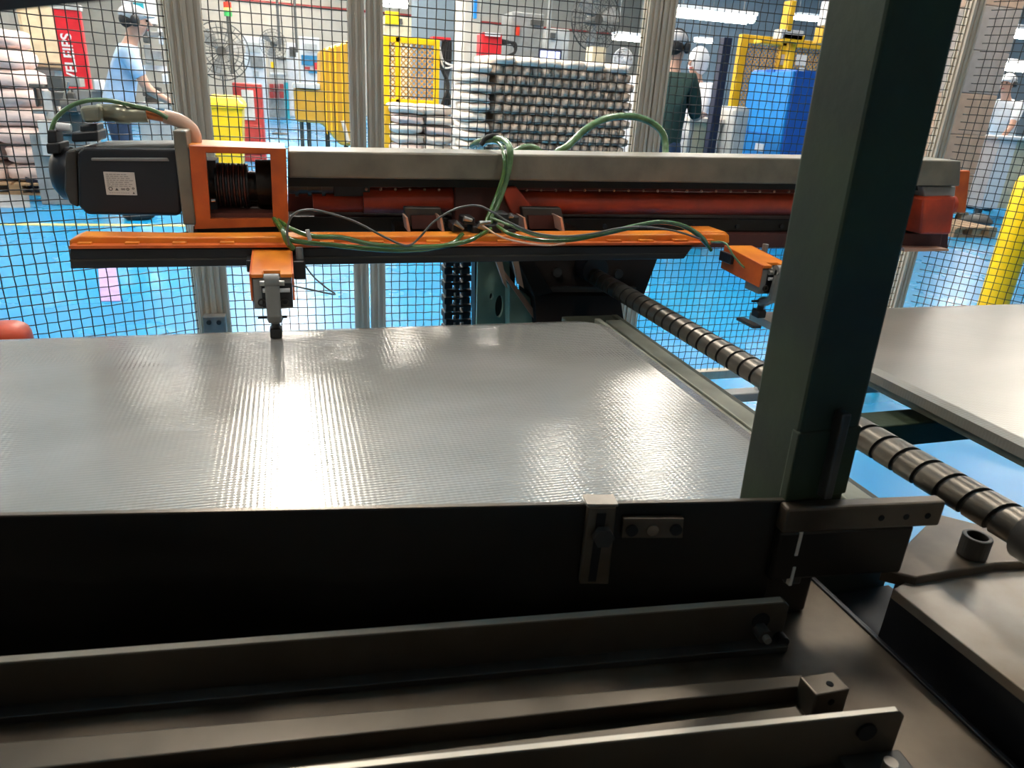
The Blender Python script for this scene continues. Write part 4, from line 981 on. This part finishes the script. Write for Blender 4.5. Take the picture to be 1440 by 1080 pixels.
m = wtube([(72, 184), (78, 168), (95, 152), (120, 142), (150, 141), (185, 148), (215, 155), (236, 166)], 1.655, .0042, 8); m.build('signal_cable', 'hose_pale', r)

# orange coupling frame
r = thing('coupling_frame', 'orange box frame with a window between the servo and the beam', 'frame', onY(335, 325, 1.66))
def framed(mb, o, i, yf, yb):
    O = [onY(a_, b_, yf) for a_, b_ in o]; I = [onY(a_, b_, yf) for a_, b_ in i]; dv = V((0, yb - yf, 0)); n = 4
    vs = O + I + [p + dv for p in O] + [p + dv for p in I]; fs = []
    for k in range(4):
        q = (k + 1) % 4; fs += [(k, q, 4 + q, 4 + k)[::-1], (8 + k, 8 + q, 12 + q, 12 + k), (k, q, 8 + q, 8 + k), (4 + k, 4 + q, 12 + q, 12 + k)[::-1]]
    return mb.add(vs, fs)
m = framed(MB(), [(266, 205), (402, 209), (406, 318), (274, 322)], [(289, 214), (380, 216), (384, 308), (296, 308)], 1.585, 1.60); m.build('front_plate', 'orange', r, merge=True)
m = framed(MB(), [(266, 206), (402, 210), (406, 316), (274, 318)], [(289, 215), (380, 217), (384, 306), (296, 306)], 1.74, 1.752); m.build('rear_plate', 'orange', r, merge=True)
a, b, c, d = rect(268, 206, 403, 318, 1.60)
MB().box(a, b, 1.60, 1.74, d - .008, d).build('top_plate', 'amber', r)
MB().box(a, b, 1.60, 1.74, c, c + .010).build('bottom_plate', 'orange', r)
m = MB(); polyY(m, [(289, 300), (384, 300), (384, 309), (290, 309)], 1.60, 1.73); m.build('inner_floor', 'dark_red', r)
m = MB(); polyY(m, [(276, 319), (398, 319), (398, 334), (280, 334)], 1.62, 1.72); m.build('base_block', 'panel_steel', r)
m = MB(); polyY(m, [(286, 226), (303, 226), (306, 300), (290, 300)], 1.65, 1.73); m.build('inner_web', 'black_paint', r)
m = MB(); polyY(m, [(300, 262), (386, 262), (386, 310), (300, 310)], 1.725, 1.738); m.build('rear_web', 'dark_red', r)
cz = onY(330, 262, 1.66).z
for k in range(13):
    x_ = onY(304 + k * 3.6, 262, 1.66).x; MB().cyl((x_, 1.675, cz), (x_ + .0035, 1.675, cz), .046, 24).build('coupling_fin', 'dark_red' if k % 2 else 'black_paint', r)
MB().cyl(onY(296, 262, 1.675), onY(384, 262, 1.675), .032, 20).build('coupling_core', 'panel_steel', r)
MB().cyl(onY(350, 258, 1.675), onY(362, 258, 1.675), .026, 6).build('coupling_nut', 'red_tube', r)
MB().cyl(onY(362, 258, 1.675), onY(384, 258, 1.675), .05, 24).build('bearing_hub', 'panel_steel', r)
MB().cyl(onY(297, 282, 1.60), onY(303, 282, 1.60), .004, 10).build('pin', 'chrome', r)

# gripper rail with orange cover
YRf = 1.48
r = thing('gripper_rail', 'long black rail with an orange cover strip carrying the grippers', 'rail', onY(530, 360, 1.5))
m = MB(); polyY(m, [(98, 350), (975, 346), (962, 364), (99, 378)], YRf, YRf + .06); m.build('rail_body', 'black_paint', r, bevel=.002)
m = MB(); polyY(m, [(98, 365), (966, 356), (966, 358), (98, 368)], YRf - .003, YRf + .002); m.build('rail_lip', 'dark_steel', r)
m = MB(); polyY(m, [(97, 346), (1000, 341), (1000, 344), (97, 350)], YRf - .012, YRf + .07); m.build('cover_lip', 'orange', r)
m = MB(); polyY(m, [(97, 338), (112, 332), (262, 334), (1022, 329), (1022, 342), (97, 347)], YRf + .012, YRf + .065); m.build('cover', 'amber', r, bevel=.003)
for x_ in list(range(108, 340, 67)) + [450, 520, 600, 700, 740, 855, 900, 948, 985]:
    m = MB(); polyY(m, [(x_, 342 - x_ * .005), (x_ + 20, 342 - x_ * .005), (x_ + 20, 346.5 - x_ * .005), (x_, 346.5 - x_ * .005)], YRf - .001, YRf + .012); m.build('tab', 'amber', r, bevel=.001)
m = MB(); polyY(m, [(985, 326), (1020, 326), (1026, 331), (1026, 342), (985, 342)], YRf + .02, YRf + .10); m.build('end_cap', 'amber', r, bevel=.003)

# grippers (two of the same kind, copied)
def gripper(label, loc):
    r = thing('gripper', label, 'gripper', loc, 'clamping grippers on the rail', local=True)
    # local frame: origin at the top centre of the rail's front, Y toward the rail (+)
    def wedge(x0, x1, y0, y1, za, zb, ta, tb):    # slab from y1 (rail side, top za) to y0 (front, top zb)
        return MB().add([(x0, y0, zb - tb), (x1, y0, zb - tb), (x1, y1, za - ta), (x0, y1, za - ta), (x0, y0, zb), (x1, y0, zb), (x1, y1, za), (x0, y1, za)],
                        [(3, 2, 1, 0), (4, 5, 6, 7), (0, 1, 5, 4), (1, 2, 6, 5), (2, 3, 7, 6), (3, 0, 4, 7)])
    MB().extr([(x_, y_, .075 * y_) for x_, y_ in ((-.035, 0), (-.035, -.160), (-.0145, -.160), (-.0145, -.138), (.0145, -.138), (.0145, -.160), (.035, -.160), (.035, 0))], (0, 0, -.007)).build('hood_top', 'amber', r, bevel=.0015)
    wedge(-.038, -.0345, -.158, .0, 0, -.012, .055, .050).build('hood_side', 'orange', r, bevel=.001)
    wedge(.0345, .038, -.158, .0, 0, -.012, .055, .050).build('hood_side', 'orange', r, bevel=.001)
    MB().box(-.048, -.038, -.05, .0, -.035, -.012).build('mount_ear', 'black_paint', r, bevel=.002)
    MB().box(.038, .060, -.06, .0, -.048, -.012).build('valve_block', 'black_paint', r, bevel=.002)
    MB().cyl((.051, -.035, -.012), (.051, -.035, .010), .007, 12).build('hose_fitting', 'grey_cast', r)
    MB().box(-.034, .034, -.155, -.10, -.078, -.020).build('cylinder_body', 'grey_cast', r, bevel=.002)
    MB().box(-.019, .034, -.1575, -.150, -.074, -.030).build('cylinder_recess', 'black_paint', r)
    MB().extr([(-.0125, y_, z_) for y_, z_ in ((-.180, -.016), (-.168, -.016), (-.162, -.082), (-.128, -.100), (-.128, -.110), (-.140, -.110), (-.174, -.088))], (.025, 0, 0)).build('clamp_arm', 'grey_cast', r, bevel=.003); arm_ = r.children[-1] if False else bpy.data.objects[[o_.name for o_ in C.objects][-1]]
    MB().cyl((-.0125, -.172, -.020), (.0125, -.172, -.020), .0115, 18).build('arm_head', 'grey_cast', arm_, bevel=.002)
    MB().cyl((-.021, -.162, -.028), (.021, -.162, -.028), .005, 12).build('pivot_pin', 'steel', r)
    MB().cyl((-.017, -.160, -.042), (.030, -.160, -.042), .004, 10).build('pivot_pin', 'white_plastic', r)
    for s in (-1, 1): MB().ring((s * .020, -.158, -.064), (0, -1, 0), .007, .0045, .004, 14).build('clip_ring', 'dark_steel', r)
    MB().ball((0, -.134, -.102), .015, .012, .011, 14, 8).build('arm_knuckle', 'grey_cast', arm_)
    MB().cyl((-.030, -.134, -.100), (.022, -.134, -.100), .0028, 8).build('cross_pin', 'black_paint', arm_)
    MB().cyl((0, -.128, -.126), (0, -.130, -.104), .008, 12).build('plunger', 'black_paint', r)
    MB().box(-.011, .011, -.140, -.112, -.1405, -.122).build('clamp_pad', 'black_rubber', r, bevel=.003)
    MB().box(-.011, .011, -.130, -.06, -.168, -.161).build('lower_jaw', 'dark_steel', r, bevel=.001)
    return r
g1p = onY(383, 350, YRf); g1 = gripper('left gripper with amber hood clamping the back edge of the plate', (g1p.x, YRf, g1p.z))
g2p = onY(1038, 345, YRf); g2 = dup(g1, (g2p.x, YRf, g2p.z), label='right gripper with orange side, partly hidden by the green pillar')
zpad = g1p.z - .130

# hoses and cables
def hose(label, px, Y, rr, m, name='air_hose', n=10, cat='hose'):
    return solo(wtube(px, Y, rr, n), name, label, cat, m)
hose('thick green hose draped over the beam and down to the valves', [(664, 205, 1.78), (672, 200, 1.74), (690, 196, 1.70), (706, 196, 1.66), (716, 206, 1.592), (717, 225, 1.580), (712, 250, 1.578), (704, 275, 1.575), (694, 300, 1.56), (688, 316, 1.54)], 1.6, .0075, 'hose_pale')
hose('second green hose hanging beside the thick one over the beam', [(674, 206, 1.80), (690, 200, 1.72), (704, 204, 1.62), (709, 222, 1.572), (708, 245, 1.567), (698, 276, 1.563), (688, 300, 1.545), (682, 316, 1.535)], 1.6, .0045, 'hose_green')
hose('pale green hose arching above the beam to the third fence post', [(772, 262, 1.795), (776, 236, 1.81), (782, 216, 1.82), (800, 204, 1.82), (825, 181, 1.84), (855, 166, 1.86), (890, 164, 1.88), (915, 172, 1.9), (932, 188, 1.9), (936, 214, 1.88), (934, 262, 1.795)], 1.8, .0095, 'hose_pale')
hose('short green hose loop lying behind the beam top', [(722, 214, 1.78), (738, 207, 1.78), (752, 208, 1.78), (762, 216, 1.78)], 1.8, .008, 'hose_pale')
m = wtube([(676, 204), (684, 194), (696, 191), (706, 196), (708, 204)], 1.69, .006, 10); solo(m, 'hose_clamp', 'dark clamp band holding the hoses above the beam', 'clamp', 'black_rubber')
YO = 1.455
hose('front green hose looping along the orange cover from left gripper to valves', [(386, 308, 1.52), (396, 322, 1.46), (406, 336, 1.45), (430, 341), (470, 345), (520, 350), (560, 352), (600, 350), (636, 342), (650, 330, 1.50)], YO, .0052, 'hose_green')
hose('rear green hose looping beside the front one to the valves', [(392, 310, 1.53), (410, 322, 1.47), (440, 332), (480, 334), (520, 343), (570, 347), (620, 346), (660, 338), (690, 322, 1.50)], YO - .012, .0048, 'hose_green')
hose('short green hose dropping into the left gripper fitting', [(388, 312, 1.51), (398, 325, 1.45), (404, 340, 1.44), (412, 350, 1.445)], 1.5, .006, 'hose_green')
hose('thin grey cable arcing over the hoses in front of the rail', [(406, 345), (404, 322), (412, 302), (432, 295), (460, 299), (500, 312), (540, 333), (565, 344), (578, 344), (590, 334), (610, 312), (640, 294), (670, 289), (692, 298), (715, 312), (750, 327), (790, 332), (830, 329), (870, 321), (905, 319), (950, 325), (985, 336)], YO - .02, .0022, 'cable_grey', 'signal_cable', 8, 'cable')
hose('green hose running right from the valves toward the right gripper', [(700, 318, 1.5), (720, 330), (760, 338), (800, 338), (840, 331), (880, 322), (920, 313), (950, 315), (975, 326), (992, 342), (1000, 352, 1.46)], YO, .0045, 'hose_green')
hose('teal thin hose beside the green hose toward the right gripper', [(690, 306, 1.5), (720, 318), (755, 331), (800, 334), (850, 327), (890, 317), (930, 311), (965, 318), (990, 335), (997, 350, 1.46)], YO - .01, .003, 'hose_pale')
hose('thin cable looping from the valves under the hoses', [(680, 318, 1.5), (702, 332), (730, 340), (770, 345), (795, 342)], YO - .01, .002, 'shrink_pink', 'signal_cable', 8, 'cable')
hose('thin black cable hanging from the left gripper to a loose end', [(424, 366, 1.44), (440, 388, 1.43), (458, 404, 1.42), (471, 414, 1.42), (440, 408, 1.36), (412, 402, 1.32)], 1.4, .0016, 'cable_grey', 'sensor_cable', 8, 'cable')
hose('thin pale cable crossing the side of the right gripper', [(1000, 340, 1.47), (1020, 342, 1.42), (1032, 360, 1.40), (1050, 378, 1.385), (1080, 384, 1.37), (1096, 382, 1.36)], 1.4, .0022, 'hose_pale', 'sensor_cable', 8, 'cable')
r = thing('cable_tie', 'small grey cable tie binding the green hoses near the left gripper', 'cable tie', onY(435, 330, YO)); wtube([(432, 323), (436, 338)], YO - .018, .004, 8).build('band', 'pale_grey', r)
# orange housing peeping at the left edge
r = thing('orange_housing', 'rounded red-orange housing at the left edge behind the plate', 'housing', onY(10, 470, 1.9))
p = onY(8, 478, 1.9); MB().ball((p.x, 1.9, p.z), .055, .05, .045, 20, 12, power=.7).build('shell', 'red_tube', r)
MB().box(p.x - .05, p.x + .05, 1.87, 1.93, .3, p.z).build('stand', 'dark_steel', r)
r = thing('blue_motor', 'dark blue round motor on the floor beyond the servo', 'motor', onZ(66, 272, 0))
p = onZ(66, 272, 0)
MB().cyl((p.x - .14, p.y, .16), (p.x + .16, p.y, .16), .12, 22).build('body', 'navy', r, bevel=.005)
MB().box(p.x - .12, p.x + .12, p.y - .09, p.y + .09, 0, .06).build('foot', 'navy', r, bevel=.004)

# ================================================================== green pillar
xN = .471; yN = .523; yFar = .598; xR = .544
r = thing('green_pillar', 'dark green square steel pillar leaning across the right of the picture', 'pillar', (.512, .56, .88)); r.rotation_euler = (0, -0.026, 0)
MB().box(xN, xR, yN, yFar, .80, 2.3).build('column', 'pillar_green', r, bevel=.004)
q0, q1 = onY(1175, 575, yN), onY(1148, 702, yN)
MB().box(q1.x - .003, q1.x + .007, yN - .014, yN, .884, q0.z).build('rib', 'dark_steel', r, bevel=.002)
zs = onY(1180, 602, yN).z
MB().box(xN - .001, xR + .001, yN - .002, yN + .01, .88, zs).build('splice_plate', 'pillar_green', r, bevel=.002)
# crossbar under the pillar and its bracket
r = thing('crossbar', 'short dark steel crossbar with bolt holes under the green pillar', 'bar', (.57, .53, .85))
A = onZ(1108, 716, .88); B = onZ(1332, 706, .88)
dv = (B - A); nv = V((-dv.y, dv.x, 0)).normalized()
MB().bar(A, B, (0, 0, -.030), nv * .016).build('bar', 'grime_steel', r, bevel=.003)
MB().bar(A + V((0, 0, -.03)) + nv * .002, A + dv * .85 + V((0, 0, -.03)) + nv * .002, (0, 0, -.06), nv * .012).build('web', 'panel_steel', r, bevel=.003)
for t in (.62, .78, .92): c_ = A + dv * (t - .02) + V((0, 0, -.016)); MB().cyl(c_ + nv * .004, c_ - nv * .0006, .0035, 12).build('bolt_hole', 'black_matte', r)
c_ = A + dv * .12 + V((0, 0, -.05)); MB().bar(c_ + nv * .005, c_ + dv * .10 + nv * .005, (0, 0, -.05), nv * .012).build('end_block', 'dark_steel', r, bevel=.003)
MB().box(.474, .54, .53, .595, .721, .80).build('stub_post', 'panel_steel', r, bevel=.003)
# pale strips painted for light seen through gaps beside the panel end
for (a0, b0, a1, b1, lb) in ((1128, 744, 1122, 780, 'upper pale strip painted as a light gap at the right end of the dark panel'), (1117, 796, 1112, 822, 'lower pale strip painted as a light gap at the right end of the dark panel')):
    P, Q = onY(a0, b0, .508), onY(a1, b1, .508); solo(MB().box(P.x - .0025, P.x + .0012, .506, .512, Q.z, P.z), 'light_gap_strip', lb, 'strip', 'label_white', bevel=.0005)

# ================================================================== near part of the machine
ZD = .72
# deck
r = thing('front_deck', 'grimy brown steel deck plate in the foreground', 'deck', (.2, .4, ZD - .02))
MB().box(-.9, .588, .12, .835, ZD - .02, ZD).build('plate', 'grime_steel', r, bevel=.002)
for (x_, y_) in ((-.85, .15), (-.85, .58), (.5, .15), (.5, .58)): MB().box(x_, x_ + .06, y_, y_ + .06, 0, ZD - .02).build('leg', 'dark_steel', r)
# upright panel
A = onZ(0, 727, .88); B = onZ(1108, 705, .88); A = A - (B - A) * .5
dv = B - A; dn = dv.normalized(); nv = V((-dn.y, dn.x, 0))
r = thing('upright_sheet', 'dark upright steel sheet across the front of the ridged plate', 'panel', A.lerp(B, .6) - V((0, 0, .16)))
MB().bar(A, B, (0, 0, -.157), nv * .006).build('sheet', 'panel_steel', r, bevel=.001)
MB().bar(A + nv * .0055, B + nv * .0055, (0, 0, .0012), -nv * .0050).build('top_edge', 'bar_steel', r)
def at_panel(px, py, off=0.0): # point on the panel's front face
    d = ray(px, py); n_ = V((nv.x, nv.y, 0)); t = ((A - nv * off) - EYE).dot(n_) / d.dot(n_); return EYE + d * t
def panel_quad(px, off, th): return MB().extr([at_panel(a_, b_, off) for a_, b_ in px], nv * th)
r2 = thing('slotted_bracket', 'vertical slotted steel bracket bolted to the dark front panel', 'bracket', at_panel(845, 820))
panel_quad([(827, 713), (867, 713), (856, 822), (815, 822)], .009, .008).build('strap', 'grime_steel', r2, bevel=.0015)
T = [at_panel(a_, b_, .009) for a_, b_ in ((825, 712), (869, 712))]; MB().bar(T[0], T[1], (0, 0, .0025), nv * .018).build('top_lip', 'side_steel', r2)
panel_quad([(840, 722), (853, 722), (838, 818), (827, 818)], .0094, .001).build('slot', 'black_matte', r2)
P = at_panel(847, 752, .011); MB().cyl(P, P - nv * .008, .011, 6).build('bolt_head', 'dark_steel', r2)
r2 = thing('bolt_strip', 'short steel strip with three bolts right of the slotted bracket', 'bracket', at_panel(918, 757))
panel_quad([(877, 729), (962, 729), (960, 757), (874, 757)], .007, .006).build('strip', 'grime_steel', r2, bevel=.001)
for (x_, y_, mm) in ((888, 745, 'black_matte'), (917, 744, 'chrome'), (950, 744, 'black_matte')): P = at_panel(x_, y_, .007); MB().cyl(P, P - nv * .003, .0062, 16).build('bolt', mm, r2)
# guide bars on the deck
def gbar(p0, p1, zt, th, label, ext=.45, m='bar_steel', holes=None):
    A = onZ(*p0, zt); B = onZ(*p1, zt); A = A - (B - A) * ext; d_ = (B - A).normalized(); n_ = V((-d_.y, d_.x, 0))
    r = thing('guide_bar', label, 'bar', A.lerp(B, .7) - V((0, 0, zt - ZD)))
    mb = MB(); P = [A, B - d_ * .006, B - V((0, 0, .006)), B - V((0, 0, zt - ZD)), A - V((0, 0, zt - ZD))]
    mb.extr(P, n_ * th); mb.build('upright', m, r, bevel=.0012)
    MB().bar(A + n_ * .0006, B - d_ * .008 + n_ * .0006, (0, 0, .0008), n_ * (th - .0012)).build('top_edge', 'lit_edge_steel', r)  # thin paler strip, lamplight on the bar top painted in
    return r, A, B, d_, n_
r, A1, B1, d1, n1 = gbar((0, 933), (1112, 846), .775, .0085, 'upright steel guide bar nearest the dark panel with a pale top edge')
MB().bar(A1 - V((0, 0, .047)), B1 - V((0, 0, .047)), (0, 0, -.008), -n1 * .014).build('foot_flange', 'dark_steel', r, bevel=.001)
c_ = B1 - d1 * .030 - V((0, 0, .022)); MB().cyl(c_, c_ - n1 * .0012, .010, 18).build('slot', 'black_matte', r)
c_ = B1 - d1 * .030 - V((0, 0, .032)); MB().cyl(c_ - n1 * .0005, c_ - n1 * .014, .0085, 6).build('bolt', 'dark_steel', r); MB().cyl(c_ - n1 * .014, c_ - n1 * .020, .004, 12).build('bolt_tip', 'side_steel', r)
c_ = B1 - d1 * .004 - V((0, 0, .046)); MB().cyl(c_, c_ - n1 * .01, .007, 12).build('foot_bolt', 'black_paint', r)
# flat strip lying on deck
def flat(pa, pb, pc, pd, zt, zb, label, m='bar_steel', ext=.4):
    P = [onZ(*p, zt) for p in (pa, pb, pc, pd)]; P[0] = P[0] - (P[1] - P[0]) * ext; P[3] = P[3] - (P[2] - P[3]) * ext
    return solo(MB().extr(P, (0, 0, zb - zt)), 'flat_bar', label, 'bar', m, bevel=.0015)
flat((0, 1044), (1128, 948), (1130, 965), (0, 1086), .740, ZD, 'flat steel strip lying on the deck behind the near guide bar')
flat((0, 1128), (1120, 992), (1130, 1008), (0, 1185), .734, ZD, 'lower flat steel strip between the block and the near guide bar')
r, A2, B2, d2, n2 = gbar((300, 1102), (1275, 1000), .775, .006, 'near upright steel guide bar at the bottom of the picture', ext=.6)
c_ = B2 - d2 * .035 - V((0, 0, .018)); MB().cyl(c_ - n2 * .0002, c_ - n2 * .003, .009, 16).build('hole', 'black_matte', r)
MB().bar(B2 - d2 * .055 - V((0, 0, .045)), B2 + d2 * .006 - V((0, 0, .045)), (0, 0, -.010), -n2 * .035).build('foot', 'dark_steel', r, bevel=.002)
c_ = B2 - d2 * .02 - V((0, 0, .036)) - n2 * .02; MB().cyl(c_ - V((0, 0, .009)), c_ + V((0, 0, .002)), .006, 14).build('bolt', 'side_steel', r)
# drilled block
r = thing('drilled_block', 'small steel block with two drilled holes on the deck', 'block', onZ(1160, 1000, ZD))
P = [onZ(*p, .752) for p in ((1125, 951), (1172, 943), (1196, 969), (1149, 978))]
MB().extr(P, (0, 0, -.032)).build('block', 'bar_steel', r, bevel=.0015)
c_ = onZ(1167, 962, .752); MB().cyl(c_ - V((0, 0, .001)), c_ + V((0, 0, .0006)), .0035, 14).build('top_hole', 'black_matte', r)
f = (P[2] - P[3]); fn = V((f.y, -f.x, 0)).normalized(); c_ = P[3].lerp(P[2], .5) - V((0, 0, .012)); MB().cyl(c_ - fn * .001, c_ + fn * .0006, .0035, 14).build('front_hole', 'black_matte', r)
# black channel with belt
r = thing('belt_channel', 'black sunken channel with a belt running along the right of the deck', 'channel', (.64, .4, .60))
MB().box(.590, .735, .05, .595, .665, .675).build('belt', 'black_rubber', r)
MB().box(.588, .594, .05, .66, .665, .722).build('side_wall', 'black_paint', r, bevel=.001)
MB().box(.596, .625, .30, .46, .6755, .679).build('inset_pad', 'dark_steel', r, bevel=.001)
MB().box(.598, .622, .24, .29, .6755, .679).build('inset_pad', 'dark_steel', r, bevel=.001)
MB().box(.59, .735, .05, .595, .60, .665).build('trough', 'black_paint', r)
MB().box(.626, .633, .05, .50, .675, .767).build('side_wall', 'black_paint', r)
for y_ in (.08, .5): MB().box(.60, .69, y_, y_ + .05, 0, .60).build('leg', 'dark_steel', r)
# right side plate
r = thing('cover_plate', 'pale grimy steel cover plate at the lower right, right of the channel', 'plate', (.75, .4, .77))
P = [onZ(*p, .78) for p in ((1256, 828), (1296, 806), (1398, 786), (1424, 786), (1448, 800))]
P = [P[0], V((.622, .10, .78)), V((.95, .10, .78)), V((.95, P[4].y, .78)), P[4], P[3], P[2], P[1]]
MB().extr(P, (0, 0, -.012)).build('sheet', 'side_steel', r, bevel=.0012)
MB().box(.635, .90, .14, .44, .70, .768).build('support', 'dark_steel', r)
MB().box(.80, .90, .14, .44, .0, .70).build('leg', 'dark_steel', r)
# bracket plate behind, socket bolt
r = thing('base_flange', 'worn steel base flange behind the cover plate at the screw end', 'flange', (.70, .53, .772))
P = [onZ(*p, .790) for p in ((1240, 800), (1318, 722), (1420, 748), (1450, 790), (1400, 792), (1290, 812))]
MB().extr(P, (0, 0, -.016)).build('plate', 'grime_steel', r, bevel=.002)
c_ = onZ(1366, 780, .79); 
r = thing('socket_bolt', 'large black hollow socket bolt standing at the lower right end of the screw', 'bolt', (c_.x, c_.y, .79))
MB().ring((c_.x, c_.y, .79), (0, 0, 1), .0155, .0105, .026, 28).build('head', 'dark_steel', r, bevel=.0012)
MB().cyl((c_.x, c_.y, .79), (c_.x, c_.y, .802), .0102, 20).build('socket_floor', 'black_matte', r)
# blurred guard edge at the top left and an added unseen hood that shades the near bars
r = thing('overhead_guard', 'dark blurred guard edge crossing the top left corner', 'guard', (-.1, .35, 1.27))
P0 = onY(-80, 27, .40); P1 = onY(215, -5, .40)
MB().bar(P0 - (P1 - P0) * 1.2, P1 + (P1 - P0) * .6, (0, 0, .05), (0, -.06, 0)).build('edge_beam', 'black_matte', r, bevel=.004)
r = thing('shade_hood', 'added unseen dark hood shading the near bars, above and behind the view', 'hood', (0, -.4, 1.9))
MB().box(-1.6, 1.4, -1.0, .30, 1.9, 1.93).build('shade_hood_sheet', 'black_matte', r)
for x_ in (-1.58, 1.34): MB().box(x_, x_ + .06, -.98, -.92, 0, 1.9).build('post', 'pillar_green', r)  # rear posts of the added shade hood
for x_ in (-1.58, 1.34): MB().box(x_, x_ + .06, .20, .26, 0, 1.9).build('post', 'pillar_green', r)  # front posts of the added shade hood
